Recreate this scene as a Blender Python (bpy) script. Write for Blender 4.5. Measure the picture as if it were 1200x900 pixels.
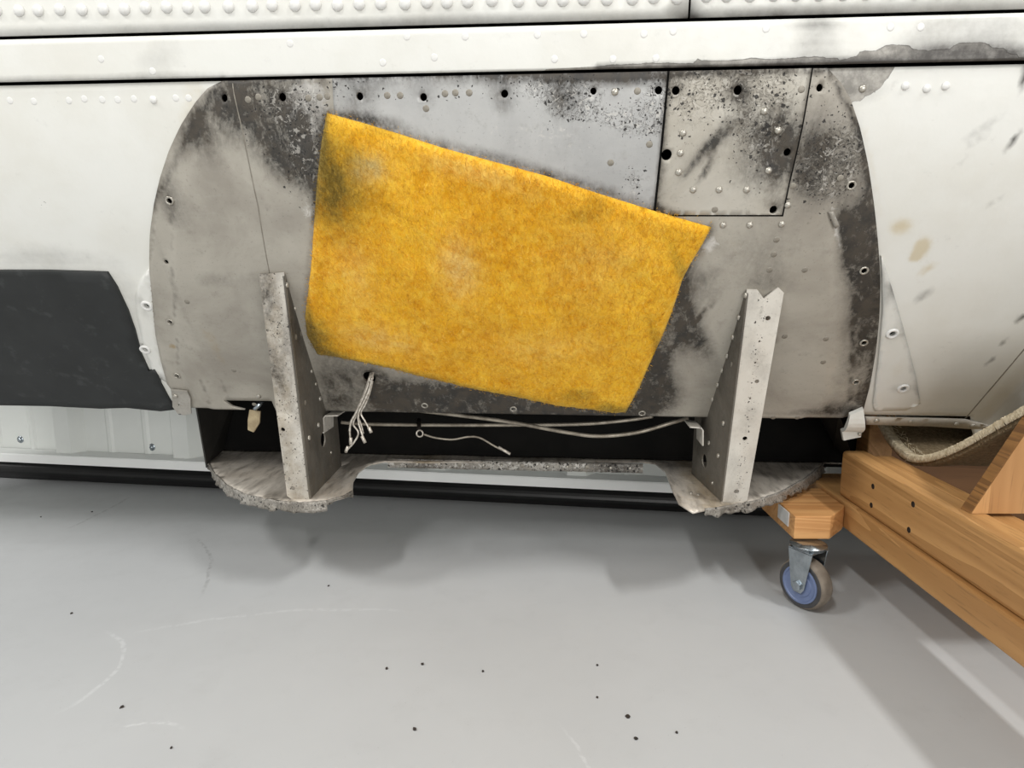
import bpy, bmesh, math, random
import numpy as np
from mathutils import Vector, Matrix, noise
from mathutils.geometry import delaunay_2d_cdt

random.seed(7)
for o in list(bpy.data.objects):
    bpy.data.objects.remove(o)
S = bpy.context.scene
C = S.collection

# ------------------------------------------------------------------ camera
F, PITCH, CAMZ = 780.0, math.radians(9.82), 0.50
cam = bpy.data.cameras.new('camera')
cam.sensor_fit = 'HORIZONTAL'; cam.sensor_width = 36.0; cam.lens = F / 1200 * 36
cam.clip_start = 0.01
camo = bpy.data.objects.new('camera', cam); C.objects.link(camo)
camo.location = (0, 0, CAMZ); camo.rotation_euler = (math.pi / 2 - PITCH, 0, 0)
S.camera = camo

# ------------------------------------------------------------------ world, lamps, exposure
w = bpy.data.worlds.new('hangar_air'); S.world = w; w.use_nodes = True
w.node_tree.nodes['Background'].inputs[0].default_value = (1.0, 1.0, 0.97, 1)
w.node_tree.nodes['Background'].inputs[1].default_value = 0.28

def ceiling_or_fill_lamp(x, y, z, sx, sy, power):
    l = bpy.data.lights.new('ceiling_or_fill_lamp', 'AREA'); l.shape = 'RECTANGLE'
    l.size = sx; l.size_y = sy; l.energy = power; l.color = (1.0, 0.985, 0.96)
    o = bpy.data.objects.new('ceiling_or_fill_lamp', l); C.objects.link(o)
    o.location = (x, y, z)
    return o
ceiling_or_fill_lamp(-1.7, -2.1, 4.2, 0.3, 1.2, 80)
ceiling_or_fill_lamp(2.4, -1.25, 4.2, 0.3, 1.2, 105)
ceiling_or_fill_lamp(-4.0, -0.9, 4.2, 0.3, 1.2, 120)
# large fill light added far behind the camera to brighten the lower skin
fill_lamp = ceiling_or_fill_lamp(2.8, -8.5, 1.7, 7.0, 3.4, 375); fill_lamp.name = 'front_fill_light'; fill_lamp.rotation_euler = (math.pi / 2, 0, 0)

vs = S.view_settings
vs.view_transform = 'Standard'; vs.look = 'None'; vs.gamma = 1.0
vs.use_curve_mapping = False; vs.exposure = 0.35

# ------------------------------------------------------------------ colour and node helpers
def lin(r, g, b):
    f = lambda c: c / 12.92 if c <= 0.04045 else ((c + 0.055) / 1.055) ** 2.4
    return (f(r / 255), f(g / 255), f(b / 255), 1)

class NT:
    def __init__(self, name):
        self.m = bpy.data.materials.new(name); self.m.use_nodes = True
        self.t = self.m.node_tree; self.t.nodes.clear()
        self.out = self.n('ShaderNodeOutputMaterial'); self.b = self.n('ShaderNodeBsdfPrincipled')
        self.l(self.b.outputs[0], self.out.inputs[0])
        self.co = self.n('ShaderNodeTexCoord').outputs['Object']
    def n(self, typ, **k):
        q = self.t.nodes.new(typ)
        for a, v in k.items(): setattr(q, a, v)
        return q
    def l(self, a, b): self.t.links.new(a, b)
    def put(self, sock, v):
        if hasattr(v, 'is_linked') or hasattr(v, 'links'): self.l(v, sock)
        else: sock.default_value = v
    def noise(self, scale, detail=4, rough=0.6, stretch=None, dist=0):
        q = self.n('ShaderNodeTexNoise'); q.inputs['Scale'].default_value = scale
        q.inputs['Detail'].default_value = detail; q.inputs['Roughness'].default_value = rough
        q.inputs['Distortion'].default_value = dist
        if stretch:
            mp = self.n('ShaderNodeMapping'); mp.inputs['Scale'].default_value = stretch[:3]
            if len(stretch) > 3: mp.inputs['Rotation'].default_value = stretch[3]
            self.l(self.co, mp.inputs[0]); self.l(mp.outputs[0], q.inputs['Vector'])
        else: self.l(self.co, q.inputs['Vector'])
        return q.outputs['Fac']
    def voro(self, scale, feature='F1'):
        q = self.n('ShaderNodeTexVoronoi', feature=feature); q.inputs['Scale'].default_value = scale
        self.l(self.co, q.inputs['Vector']); return q.outputs['Distance']
    def math(self, op, a, b=0.0, c=0.0):
        q = self.n('ShaderNodeMath', operation=op)
        self.put(q.inputs[0], a); self.put(q.inputs[1], b)
        if op in ('MULTIPLY_ADD',): self.put(q.inputs[2], c)
        return q.outputs[0]
    def ramp(self, v, a, b, lo=0.0, hi=1.0, smooth=True):
        q = self.n('ShaderNodeMapRange'); q.interpolation_type = 'SMOOTHSTEP' if smooth else 'LINEAR'
        self.put(q.inputs[0], v)
        for i, x in zip((1, 2, 3, 4), (a, b, lo, hi)): q.inputs[i].default_value = x
        return q.outputs[0]
    def mix(self, fac, a, b, mode='MIX'):
        q = self.n('ShaderNodeMix', data_type='RGBA', blend_type=mode)
        self.put(q.inputs[0], fac); self.put(q.inputs[6], a); self.put(q.inputs[7], b)
        return q.outputs[2]
    def bump(self, h, strength=0.3, dist=0.001, prev=None):
        q = self.n('ShaderNodeBump'); q.inputs['Strength'].default_value = strength
        q.inputs['Distance'].default_value = dist; self.l(h, q.inputs['Height'])
        if prev is not None: self.l(prev, q.inputs['Normal'])
        return q.outputs[0]
    def done(self, col, rough=0.5, metal=0.0, normal=None, spec=0.5):
        self.put(self.b.inputs['Base Color'], col); self.put(self.b.inputs['Roughness'], rough)
        self.put(self.b.inputs['Metallic'], metal); self.b.inputs['Specular IOR Level'].default_value = spec
        if normal is not None: self.l(normal, self.b.inputs['Normal'])
        return self.m
    def wear(self):
        a = self.n('ShaderNodeAttribute'); a.attribute_name = 'wear'
        s = self.n('ShaderNodeSeparateColor'); self.l(a.outputs['Color'], s.inputs[0])
        return s.outputs[0], s.outputs[1], s.outputs[2], a.outputs['Alpha']

def mat_paint(name, base, var, grimecol, barecol):
    """painted sheet; wear = grime, pits/chips, bare patch, warm stain"""
    t = NT(name)
    g, p, bare, warm = t.wear()
    n1 = t.noise(9, 5, 0.6); n2 = t.noise(60, 5, 0.7); n3 = t.noise(260, 3, 0.6)
    streak = t.noise(30, 4, 0.6, (0.4, 1, 1.6, (0, 0.7, 0)))
    col = t.mix(t.ramp(n1, 0.35, 0.7), base, var)
    col = t.mix(t.math('MULTIPLY', t.ramp(n2, 0.6, 0.8), 0.12), col, grimecol)
    col = t.mix(t.math('MULTIPLY', t.ramp(t.math('ADD', warm, t.math('MULTIPLY', t.math('SUBTRACT', n2, 0.5), 0.5)), 0.15, 0.9), 0.75), col, lin(196, 182, 150))
    gg = t.math('ADD', g, t.math('MULTIPLY', t.math('SUBTRACT', n2, 0.5), t.math('ADD', 0.12, t.math('MULTIPLY', g, 0.7))))
    gg = t.math('ADD', gg, t.math('MULTIPLY', t.math('SUBTRACT', streak, 0.5), t.math('MULTIPLY', g, 0.7)))
    col = t.mix(t.ramp(gg, 0.08, 1.0, 0, 0.95, False), col, grimecol)
    bb = t.ramp(t.math('ADD', bare, t.math('MULTIPLY', t.math('SUBTRACT', n2, 0.5), 0.45)), 0.47, 0.53)
    bedge = t.math('MULTIPLY', t.ramp(t.math('ABSOLUTE', t.math('SUBTRACT', t.math('ADD', bare, t.math('MULTIPLY', t.math('SUBTRACT', n2, 0.5), 0.45)), 0.47)), 0.0, 0.07, 1, 0), 0.75)
    bc = t.mix(t.ramp(n2, 0.35, 0.65), barecol, t.mix(0.5, barecol, lin(60, 58, 54)))
    bc = t.mix(t.ramp(gg, 0.2, 1.0, 0, 0.95, False), bc, grimecol)
    col = t.mix(bb, col, bc)
    col = t.mix(t.math('MULTIPLY', bedge, t.ramp(bare, 0.02, 0.2)), col, lin(50, 46, 42))
    chip = t.math('MULTIPLY', t.ramp(n3, 0.62, 0.66), t.ramp(p, 0.2, 0.8))
    col = t.mix(chip, col, lin(48, 46, 44))
    nb = t.bump(n1, 0.25, 0.006); nb = t.bump(n3, 0.12, 0.0006, nb); nb = t.bump(bb, 0.5, -0.0006, nb)
    return t.done(col, t.ramp(n2, 0.3, 0.7, 0.34, 0.5), 0.0, nb)

def mat_bare(name, base, var, metal=0.25, rough=0.45, pit=1.0, fine=1.0, streak=None):
    """bare weathered aluminium; wear = grime, corrosion pits, bright scrape, warm stain"""
    t = NT(name)
    g, p, s, warm = t.wear()
    n1 = t.noise(7, 5, 0.6, dist=0.6); n2 = t.noise(45, 6, 0.7); n3 = t.noise(330, 3, 0.6)
    n4 = t.noise(120, 4, 0.65, (1, 1, 1), 1.0)
    brush = t.noise(160, 3, 0.6, (0.15, 1, 1.0))
    col = t.mix(t.ramp(n1, 0.3, 0.7), base, var)
    col = t.mix(t.ramp(n2, 0.55, 0.8, 0, 0.35), col, lin(104, 98, 90))
    col = t.mix(t.ramp(brush, 0.5, 0.8, 0, 0.05 * fine), col, lin(210, 208, 204))
    col = t.mix(t.ramp(n3, 0.6, 0.75, 0, 0.3 * fine), col, lin(70, 66, 60))
    col = t.mix(t.math('MULTIPLY', t.ramp(t.math('ADD', warm, t.math('MULTIPLY', t.math('SUBTRACT', n2, 0.5), 0.8)), 0.25, 0.9), 0.7), col, lin(150, 128, 88))
    if streak:
        st_ = t.noise(90, 4, 0.65, streak); st2 = t.noise(26, 4, 0.6, streak)
        col = t.mix(t.ramp(st_, 0.45, 0.72, 0, 0.55), col, lin(92, 84, 74)); col = t.mix(t.ramp(st2, 0.5, 0.75, 0, 0.6), col, lin(104, 96, 86))
    sc = t.ramp(t.math('ADD', s, t.math('MULTIPLY', t.math('SUBTRACT', n4, 0.5), 0.9)), 0.45, 0.75)
    col = t.mix(sc, col, lin(205, 202, 196))
    gg = t.math('ADD', g, t.math('MULTIPLY', t.math('SUBTRACT', n2, 0.5), t.math('ADD', 0.1, t.math('MULTIPLY', g, 0.9))))
    gg = t.math('ADD', gg, t.math('MULTIPLY', t.math('SUBTRACT', n4, 0.5), t.math('MULTIPLY', g, 0.7)))
    n5 = t.noise(38, 7, 0.75, (1.3, 1, 0.5, (0, 0.5, 0)), 0.8); n6 = t.noise(190, 4, 0.7)
    gg = t.math('ADD', gg, t.math('MULTIPLY', t.math('SUBTRACT', n5, 0.5), t.math('MULTIPLY', g, 2.2)))
    gg = t.math('ADD', gg, t.math('MULTIPLY', t.math('SUBTRACT', n6, 0.5), t.math('MULTIPLY', g, 0.9)))
    gf = t.ramp(gg, 0.08, 0.9, 0, 0.96, False)
    col = t.mix(gf, col, t.mix(t.ramp(n2, 0.35, 0.65), lin(26, 24, 22), lin(62, 55, 46)))
    warp = t.n('ShaderNodeTexNoise'); warp.inputs['Scale'].default_value = 300; t.l(t.co, warp.inputs['Vector'])
    wa = t.n('ShaderNodeVectorMath', operation='MULTIPLY_ADD'); t.l(warp.outputs['Color'], wa.inputs[0]); wa.inputs[1].default_value = (0.005, 0.005, 0.005); t.l(t.co, wa.inputs[2])
    def pits(scale, rad, bias):
        q = t.n('ShaderNodeTexVoronoi', feature='F1'); q.inputs['Scale'].default_value = scale; t.l(wa.outputs[0], q.inputs['Vector'])
        sc_ = t.n('ShaderNodeSeparateColor'); t.l(q.outputs['Color'], sc_.inputs[0])
        rr = t.math('MULTIPLY', t.math('ADD', 0.25, t.math('MULTIPLY', sc_.outputs[1], 0.75)), rad)
        disc = t.ramp(t.math('SUBTRACT', q.outputs['Distance'], rr), -0.05, 0.02, 1, 0)
        return t.math('MULTIPLY', disc, t.math('GREATER_THAN', t.math('SUBTRACT', p, bias), sc_.outputs[0]))
    pm = t.math('MAXIMUM', pits(150 * pit, 0.30, 0.02), pits(330 * pit, 0.36, -0.03 + 0.06))
    crust = t.ramp(t.math('ABSOLUTE', t.math('SUBTRACT', n4, 0.5)), 0.012, 0.035, 1, 0)
    pl = t.math('MULTIPLY', crust, t.ramp(t.math('ADD', p, t.math('MULTIPLY', t.math('SUBTRACT', n2, 0.5), 1.4)), 0.35, 0.75))
    col = t.mix(t.math('MULTIPLY', pl, 0.45), col, lin(58, 53, 46))
    pale_fleck = t.math('MULTIPLY', t.ramp(n4, 0.56, 0.62), t.ramp(p, 0.5, 1.0))
    col = t.mix(t.math('MULTIPLY', pale_fleck, 0.45), col, lin(200, 196, 188))  # pale flecks where the pitting is dense
    col = t.mix(t.math('MULTIPLY', pm, 0.92), col, lin(26, 24, 22))
    nb = t.bump(n1, 0.2, 0.006); nb = t.bump(n2, 0.15, 0.002, nb); nb = t.bump(pm, 0.8, -0.0012, nb); nb = t.bump(pl, 0.5, 0.0006, nb)
    r = t.math('ADD', t.ramp(n2, 0.3, 0.7, rough - 0.08, rough + 0.12), t.math('MULTIPLY', gf, 0.15))
    return t.done(col, r, t.math('MULTIPLY', t.math('SUBTRACT', 1.0, gf), metal), nb)

def mat_simple(name, a, b, scale=30, rough=0.5, metal=0.0, bump=0.2, spec=0.5, stretch=None, fine=None):
    t = NT(name)
    n = t.noise(scale, 5, 0.6, stretch)
    col = t.mix(t.ramp(n, 0.3, 0.7), a, b)
    if fine:
        n2 = t.noise(fine[0], 4, 0.65); col = t.mix(t.ramp(n2, 0.56, 0.72, 0, fine[2]), col, fine[1])
    nb = t.bump(n, bump, 0.001)
    return t.done(col, rough, metal, nb, spec)

def mat_wood(name, light, dark, axis=1, scale=1.0):
    t = NT(name)
    st = [1, 1, 1]; st[axis] = 0.06
    n = t.noise(70 * scale, 5, 0.6, tuple(st)); n2 = t.noise(10 * scale, 3, 0.5, tuple(st), 1.2)
    n3 = t.noise(300 * scale, 3, 0.6, tuple(st)); big = t.noise(6, 3, 0.6)
    wv = t.ramp(t.math('FRACT', t.math('MULTIPLY', n2, 9.0)), 0.0, 1.0)
    col = t.mix(t.math('MULTIPLY', wv, 0.65), light, dark)
    col = t.mix(t.ramp(n, 0.45, 0.75, 0, 0.5), col, dark)
    col = t.mix(t.ramp(n3, 0.55, 0.75, 0, 0.4), col, lin(88, 60, 34))
    col = t.mix(t.ramp(big, 0.55, 0.8, 0, 0.3), col, lin(110, 84, 54))
    nb = t.bump(n, 0.2, 0.0008)
    return t.done(col, 0.5, 0, nb, 0.4)

M = {}
M['white'] = mat_paint('white_skin_paint', lin(222, 222, 217), lin(216, 215, 208), lin(58, 54, 50), lin(172, 168, 160))
M['bare'] = mat_bare('bare_aluminium', lin(176, 171, 160), lin(148, 142, 132), 0.12)
M['plate'] = mat_bare('cool_aluminium_plate', lin(184, 184, 182), lin(162, 162, 161), 0.15, 0.42, pit=0.95)
M['patch'] = mat_bare('pitted_access_panel', lin(192, 188, 178), lin(168, 162, 150), 0.12, 0.5, pit=0.75)
M['bracket'] = mat_bare('bracket_aluminium', lin(206, 202, 193), lin(188, 181, 170), 0.1, 0.5, pit=1.3)
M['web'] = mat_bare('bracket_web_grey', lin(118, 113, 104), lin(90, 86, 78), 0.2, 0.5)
M['tray'] = mat_bare('tray_aluminium', lin(224, 217, 206), lin(192, 183, 170), 0.2, 0.4, streak=(1, 0.22, 1, (0, 0, 0.5)))
M['lip'] = mat_bare('torn_lip_aluminium', lin(186, 182, 174), lin(130, 124, 114), 0.3, 0.45, pit=0.8)
M['rivet_w'] = mat_simple('painted_rivet', lin(228, 228, 225), lin(214, 213, 210), 80, 0.35)
M['rivet_m'] = mat_simple('metal_rivet', lin(196, 192, 182), lin(150, 145, 135), 120, 0.32, 0.6)
M['rivet_d'] = mat_simple('dull_rivet', lin(150, 145, 134), lin(124, 118, 108), 120, 0.5, 0.3)
M['steel'] = mat_simple('zinc_steel', lin(176, 184, 190), lin(150, 158, 164), 60, 0.22, 0.95, 0.1)
M['tube'] = mat_simple('dull_metal_tube', lin(168, 160, 146), lin(122, 114, 102), 60, 0.4, 0.4)
M['strand'] = mat_simple('silver_cable', lin(220, 214, 204), lin(160, 152, 140), 200, 0.35, 0.4)
M['black'] = mat_simple('black_rubber_coat', lin(40, 42, 42), lin(33, 35, 35), 14, 0.55, 0, 0.25, 0.4, None, (40, lin(70, 72, 72), 0.4))
M['interior'] = mat_simple('cavity_shade', lin(17, 16, 14), lin(10, 10, 9), 20, 0.85, 0, 0.2, 0.15)  # near-black colour holds the shade of the cavity and open seams
M['rubber'] = mat_simple('black_base_rubber', lin(22, 22, 22), lin(14, 14, 14), 20, 0.4)
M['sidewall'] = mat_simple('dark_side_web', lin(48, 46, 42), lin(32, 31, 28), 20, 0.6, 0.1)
M['wall'] = mat_simple('grey_wall_sheet', lin(216, 219, 215), lin(210, 213, 209), 5, 0.4, 0, 0.05)
M['walltrim'] = mat_simple('pale_trim', lin(240, 242, 240), lin(236, 238, 236), 8, 0.45, 0, 0.05)
M['wood'] = mat_wood('pine_beam', lin(196, 150, 96), lin(158, 114, 66))
M['woodx'] = mat_wood('fir_block', lin(214, 164, 108), lin(180, 124, 72), 0)
M['ply'] = mat_wood('plywood_face', lin(190, 144, 92), lin(158, 112, 64), 2, 0.6)
M['shaded_ply'] = mat_wood('shaded_plywood', lin(138, 98, 60), lin(106, 72, 42), 0, 0.6)  # darker copy of the ply; the cradle's shade is put into its colour
M['plyedge'] = mat_wood('plywood_edge', lin(150, 108, 62), lin(92, 62, 36), 1, 2.0)
M['screw_dark'] = mat_simple('dark_screw', lin(52, 46, 42), lin(34, 30, 28), 200, 0.5, 0.5)
M['tyre'] = mat_simple('grey_brown_tyre', lin(128, 118, 106), lin(104, 95, 84), 50, 0.7)
M['tyre_side'] = mat_simple('dark_tyre_side', lin(66, 66, 68), lin(54, 54, 55), 50, 0.6)
M['hub'] = mat_simple('blue_grey_hub', lin(112, 126, 160), lin(98, 112, 146), 40, 0.45)
M['flake'] = mat_simple('dark_flake', lin(58, 50, 44), lin(40, 36, 32), 100, 0.7)
M['tan'] = mat_simple('tan_blade', lin(176, 160, 128), lin(140, 124, 96), 60, 0.5)

def mat_floor():
    t = NT('grey_epoxy_floor')
    n1 = t.noise(2.2, 5, 0.6); n2 = t.noise(14, 5, 0.65); n3 = t.noise(90, 4, 0.6); n4 = t.noise(420, 2, 0.5)
    col = t.mix(t.ramp(n1, 0.3, 0.7), lin(188, 190, 191), lin(182, 184, 185))
    col = t.mix(t.ramp(n2, 0.5, 0.8, 0, 0.25), col, lin(168, 169, 169))
    spk = t.math('MULTIPLY', t.ramp(n4, 0.7, 0.74), t.ramp(n2, 0.45, 0.6))
    col = t.mix(t.math('MULTIPLY', spk, 0.35), col, lin(110, 108, 106))
    sep = t.n('ShaderNodeSeparateXYZ'); t.l(t.co, sep.inputs[0])
    def arc(cx, cy, r, wd, a0, a1, amt, c):
        nonlocal col
        dx = t.math('SUBTRACT', sep.outputs[0], cx); dy = t.math('SUBTRACT', sep.outputs[1], cy)
        d = t.math('SQRT', t.math('ADD', t.math('MULTIPLY', dx, dx), t.math('MULTIPLY', dy, dy)))
        d = t.math('ADD', d, t.math('MULTIPLY', t.math('SUBTRACT', n2, 0.5), 0.02))
        k = t.ramp(t.math('ABSOLUTE', t.math('SUBTRACT', d, r)), wd * 0.3, wd, 1, 0)
        a = t.math('ARCTAN2', dy, dx)
        am, ah = (a0 + a1) / 2, abs(a1 - a0) / 2
        m = t.ramp(t.math('ABSOLUTE', t.math('SUBTRACT', a, am)), ah * 0.5, ah, 1, 0)
        f = t.math('MULTIPLY', t.math('MULTIPLY', k, m), t.math('MULTIPLY', t.ramp(n3, 0.35, 0.6), amt))
        col = t.mix(f, col, c)
    L = lin(214, 216, 217); D = lin(112, 112, 112)
    arc(-0.62, 0.75, 0.12, 0.004, -0.7, 1.3, 0.45, L)
    arc(-0.40, 0.60, 0.07, 0.003, 0.9, 2.2, 0.5, L)
    arc(-0.21, 0.52, 0.30, 0.003, -0.25, 0.55, 0.4, L)
    arc(-0.25, 0.30, 0.62, 0.005, 1.35, 2.1, 0.3, L)
    arc(-1.6, 1.4, 0.75, 0.004, -0.25, 0.05, 0.3, D)
    arc(-0.9, 0.9, 0.42, 0.004, 0.1, 0.8, 0.35, D)
    nb = t.bump(n2, 0.06, 0.003); nb = t.bump(n4, 0.06, 0.0004, nb)
    return t.done(col, t.ramp(n2, 0.3, 0.7, 0.34, 0.48), 0, nb, 0.3)
M['floor'] = mat_floor()

def mat_wool():
    t = NT('yellow_glass_wool')
    g, p, s, warm = t.wear()
    n1 = t.noise(10, 5, 0.65, None, 0.8); n2 = t.noise(60, 5, 0.7, None, 0.5); n3 = t.noise(300, 4, 0.7, (1, 1, 0.5))
    col = t.mix(t.ramp(n1, 0.32, 0.68), lin(222, 156, 14), lin(244, 188, 42))
    col = t.mix(t.ramp(n2, 0.3, 0.7, 0, 0.55), col, lin(250, 208, 78))
    col = t.mix(t.ramp(n3, 0.52, 0.75, 0, 0.45), col, lin(186, 122, 12))
    col = t.mix(t.math('MULTIPLY', s, t.ramp(n2, 0.3, 0.7, 0.3, 1)), col, lin(248, 226, 164))
    gg = t.math('ADD', g, t.math('MULTIPLY', t.math('SUBTRACT', n2, 0.5), t.math('MULTIPLY', g, 0.9)))
    gg = t.math('ADD', gg, t.math('MULTIPLY', t.math('SUBTRACT', n3, 0.5), t.math('MULTIPLY', g, 0.8)))
    nf = t.noise(240, 5, 0.75, (1.4, 1, 0.45, (0, 0.25, 0)), 1.2)
    col = t.mix(t.ramp(nf, 0.55, 0.72, 0, 0.75), col, lin(255, 222, 118))
    col = t.mix(t.ramp(nf, 0.45, 0.3, 0, 0.5), col, lin(176, 112, 14))
    col = t.mix(t.ramp(gg, 0.05, 1.0, 0, 0.88, False), col, t.mix(t.ramp(nf, 0.4, 0.6), lin(70, 58, 24), lin(112, 96, 46)))
    nb = t.bump(n2, 0.5, 0.004); nb = t.bump(nf, 0.8, 0.002, nb)
    m = t.done(col, 0.9, 0, nb, 0.15)
    t.b.inputs['Sheen Weight'].default_value = 0.25
    t.b.inputs['Sheen Tint'].default_value = (1, 0.85, 0.4, 1)
    return m
M['wool'] = mat_wool()

def mat_carpet():
    t = NT('beige_carpet')
    n = t.noise(220, 4, 0.7); n2 = t.noise(20, 3, 0.6); wv = t.voro(260)
    col = t.mix(t.ramp(n, 0.3, 0.7), lin(150, 134, 108), lin(112, 98, 76))
    col = t.mix(t.ramp(n2, 0.4, 0.7, 0, 0.4), col, lin(126, 110, 86))
    return t.done(col, 0.9, 0, t.bump(wv, 0.6, 0.002), 0.1)
M['carpet'] = mat_carpet()
M['thread'] = mat_simple('pale_thread', lin(222, 210, 184), lin(176, 160, 130), 200, 0.8)

# ------------------------------------------------------------------ scene-graph helpers
def thing(name, label, cat, loc=(0, 0, 0), rotz=0.0, group=None):
    o = bpy.data.objects.new(name, None); C.objects.link(o)
    o.empty_display_size = 0.05
    o.location = loc; o.rotation_euler = (0, 0, rotz)
    o['label'] = label; o['category'] = cat
    if group: o['group'] = group
    o['_m'] = 0
    MW[o.name] = Matrix.Translation(loc) @ Matrix.Rotation(rotz, 4, 'Z')
    del o['_m']
    return o
MW = {}
def root_m(o):
    while o.parent: o = o.parent
    return MW.get(o.name, Matrix.Identity(4))
def tag(o, label=None, cat=None, group=None, kind=None):
    if label: o['label'] = label
    if cat: o['category'] = cat
    if group: o['group'] = group
    if kind: o['kind'] = kind
    return o
def link(name, me, parent=None):
    o = bpy.data.objects.new(name, me); C.objects.link(o)
    if parent is not None: o.parent = parent
    return o
def obj(name, V, Fc, mat, parent=None, smooth=False, wear=None, origin=None):
    """V in world coordinates; stored in the frame of the thing it belongs to"""
    V = np.asarray(V, dtype=float)
    if parent is not None:
        mi = np.array(root_m(parent).inverted()); VL = V @ mi[:3, :3].T + mi[:3, 3]
    else: VL = V
    if origin is not None: VL = VL - np.asarray(origin)
    me = bpy.data.meshes.new(name)
    me.from_pydata([tuple(v) for v in VL], [], [tuple(f) for f in Fc]); me.update()
    me.materials.append(mat)
    if smooth: me.polygons.foreach_set('use_smooth', [True] * len(me.polygons))
    if wear is not None:
        a = me.color_attributes.new('wear', 'FLOAT_COLOR', 'POINT')
        a.data.foreach_set('color', np.clip(wear, 0, 1).astype(np.float32).ravel())
    o = link(name, me, parent)
    if origin is not None: o.location = origin
    return o
def box_vf(x0, x1, y0, y1, z0, z1):
    V = [(x, y, z) for z in (z0, z1) for y in (y0, y1) for x in (x0, x1)]
    Fc = [(0, 2, 3, 1), (4, 5, 7, 6), (0, 1, 5, 4), (2, 6, 7, 3), (0, 4, 6, 2), (1, 3, 7, 5)]
    return V, Fc
def bevel(o, wdt=0.002, seg=2):
    bm = bmesh.new(); bm.from_mesh(o.data)
    bmesh.ops.recalc_face_normals(bm, faces=bm.faces)
    es = [e for e in bm.edges if len(e.link_faces) == 2 and e.calc_face_angle() > 0.5]
    bmesh.ops.bevel(bm, geom=es, offset=wdt, segments=seg, affect='EDGES', profile=0.5)
    bm.to_mesh(o.data); bm.free(); return o
def prism(poly, d, up):
    """extrude a planar 3-D polygon by vector d"""
    poly = [Vector(p) for p in poly]; n = len(poly)
    V = [tuple(p) for p in poly] + [tuple(p + Vector(d)) for p in poly]
    Fc = [tuple(range(n)), tuple(range(2 * n - 1, n - 1, -1))]
    for i in range(n):
        j = (i + 1) % n; Fc.append((i, i + n, j + n, j))
    return V, Fc
def fixn(o):
    bm = bmesh.new(); bm.from_mesh(o.data); bmesh.ops.recalc_face_normals(bm, faces=bm.faces)
    bm.to_mesh(o.data); bm.free(); return o
def smooth_path(P, n):
    P = [Vector(p) for p in P]; out = []
    for i in range(len(P) - 1):
        a = P[max(i - 1, 0)]; b = P[i]; c = P[i + 1]; d = P[min(i + 2, len(P) - 1)]
        for k in range(n):
            t = k / n
            out.append(0.5 * ((2 * b) + (c - a) * t + (2 * a - 5 * b + 4 * c - d) * t * t + (3 * b - a - 3 * c + d) * t ** 3))
    out.append(P[-1]); return out
def tube_vf(P, r, seg=8):
    V, Fc = [], []; n = len(P); rr = r if hasattr(r, '__len__') else [r] * n
    up = Vector((0.13, 0.2, 1)).normalized()
    for i, p in enumerate(P):
        t = (P[min(i + 1, n - 1)] - P[max(i - 1, 0)]).normalized()
        a = t.cross(up)
        if a.length < 1e-3: a = t.cross(Vector((1, 0, 0)))
        a.normalize(); b = t.cross(a)
        for k in range(seg):
            q = 2 * math.pi * k / seg
            V.append(tuple(p + (a * math.cos(q) + b * math.sin(q)) * rr[i]))
    for i in range(n - 1):
        for k in range(seg):
            k2 = (k + 1) % seg
            Fc.append((i * seg + k, i * seg + k2, (i + 1) * seg + k2, (i + 1) * seg + k))
    Fc.append(tuple(range(seg - 1, -1, -1))); Fc.append(tuple(range((n - 1) * seg, n * seg)))
    return V, Fc
def lathe_vf(prof, seg=24):
    """profile (r, h) around local z"""
    V, Fc = [], []
    for r, h in prof:
        for k in range(seg):
            q = 2 * math.pi * k / seg; V.append((r * math.cos(q), r * math.sin(q), h))
    for i in range(len(prof) - 1):
        for k in range(seg):
            k2 = (k + 1) % seg
            Fc.append((i * seg + k, i * seg + k2, (i + 1) * seg + k2, (i + 1) * seg + k))
    Fc.append(tuple(range(seg - 1, -1, -1))); Fc.append(tuple(range((len(prof) - 1) * seg, len(prof) * seg)))
    return V, Fc
def xf(V, mt): return [tuple(mt @ Vector(v)) for v in V]
def join(*parts):
    V, Fc = [], []
    for v, f in parts:
        k = len(V); V += [tuple(q) for q in v]; Fc += [tuple(i + k for i in g) for g in f]
    return V, Fc
def frame(z, x=Vector((1, 0, 0))):
    z = Vector(z).normalized(); y = z.cross(x).normalized(); x = y.cross(z)
    return Matrix((x, y, z)).transposed().to_4x4()

# ------------------------------------------------------------------ where things stand (camera at origin of the survey)
CP, SP = math.cos(PITCH), math.sin(PITCH)
def ray(x, y):
    u, v = (x - 600) / F, (450 - y) / F
    return Vector((u, CP + v * SP, -SP + v * CP))
def on_z(x, y, z):
    r = ray(x, y); t = (z - CAMZ) / r.z; return Vector((0, 0, CAMZ)) + r * t
def on_x(x, y, X):
    r = ray(x, y); return Vector((0, 0, CAMZ)) + r * (X / r.x)
def on_y(x, y, Y):
    r = ray(x, y); return Vector((0, 0, CAMZ)) + r * (Y / r.y)

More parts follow.
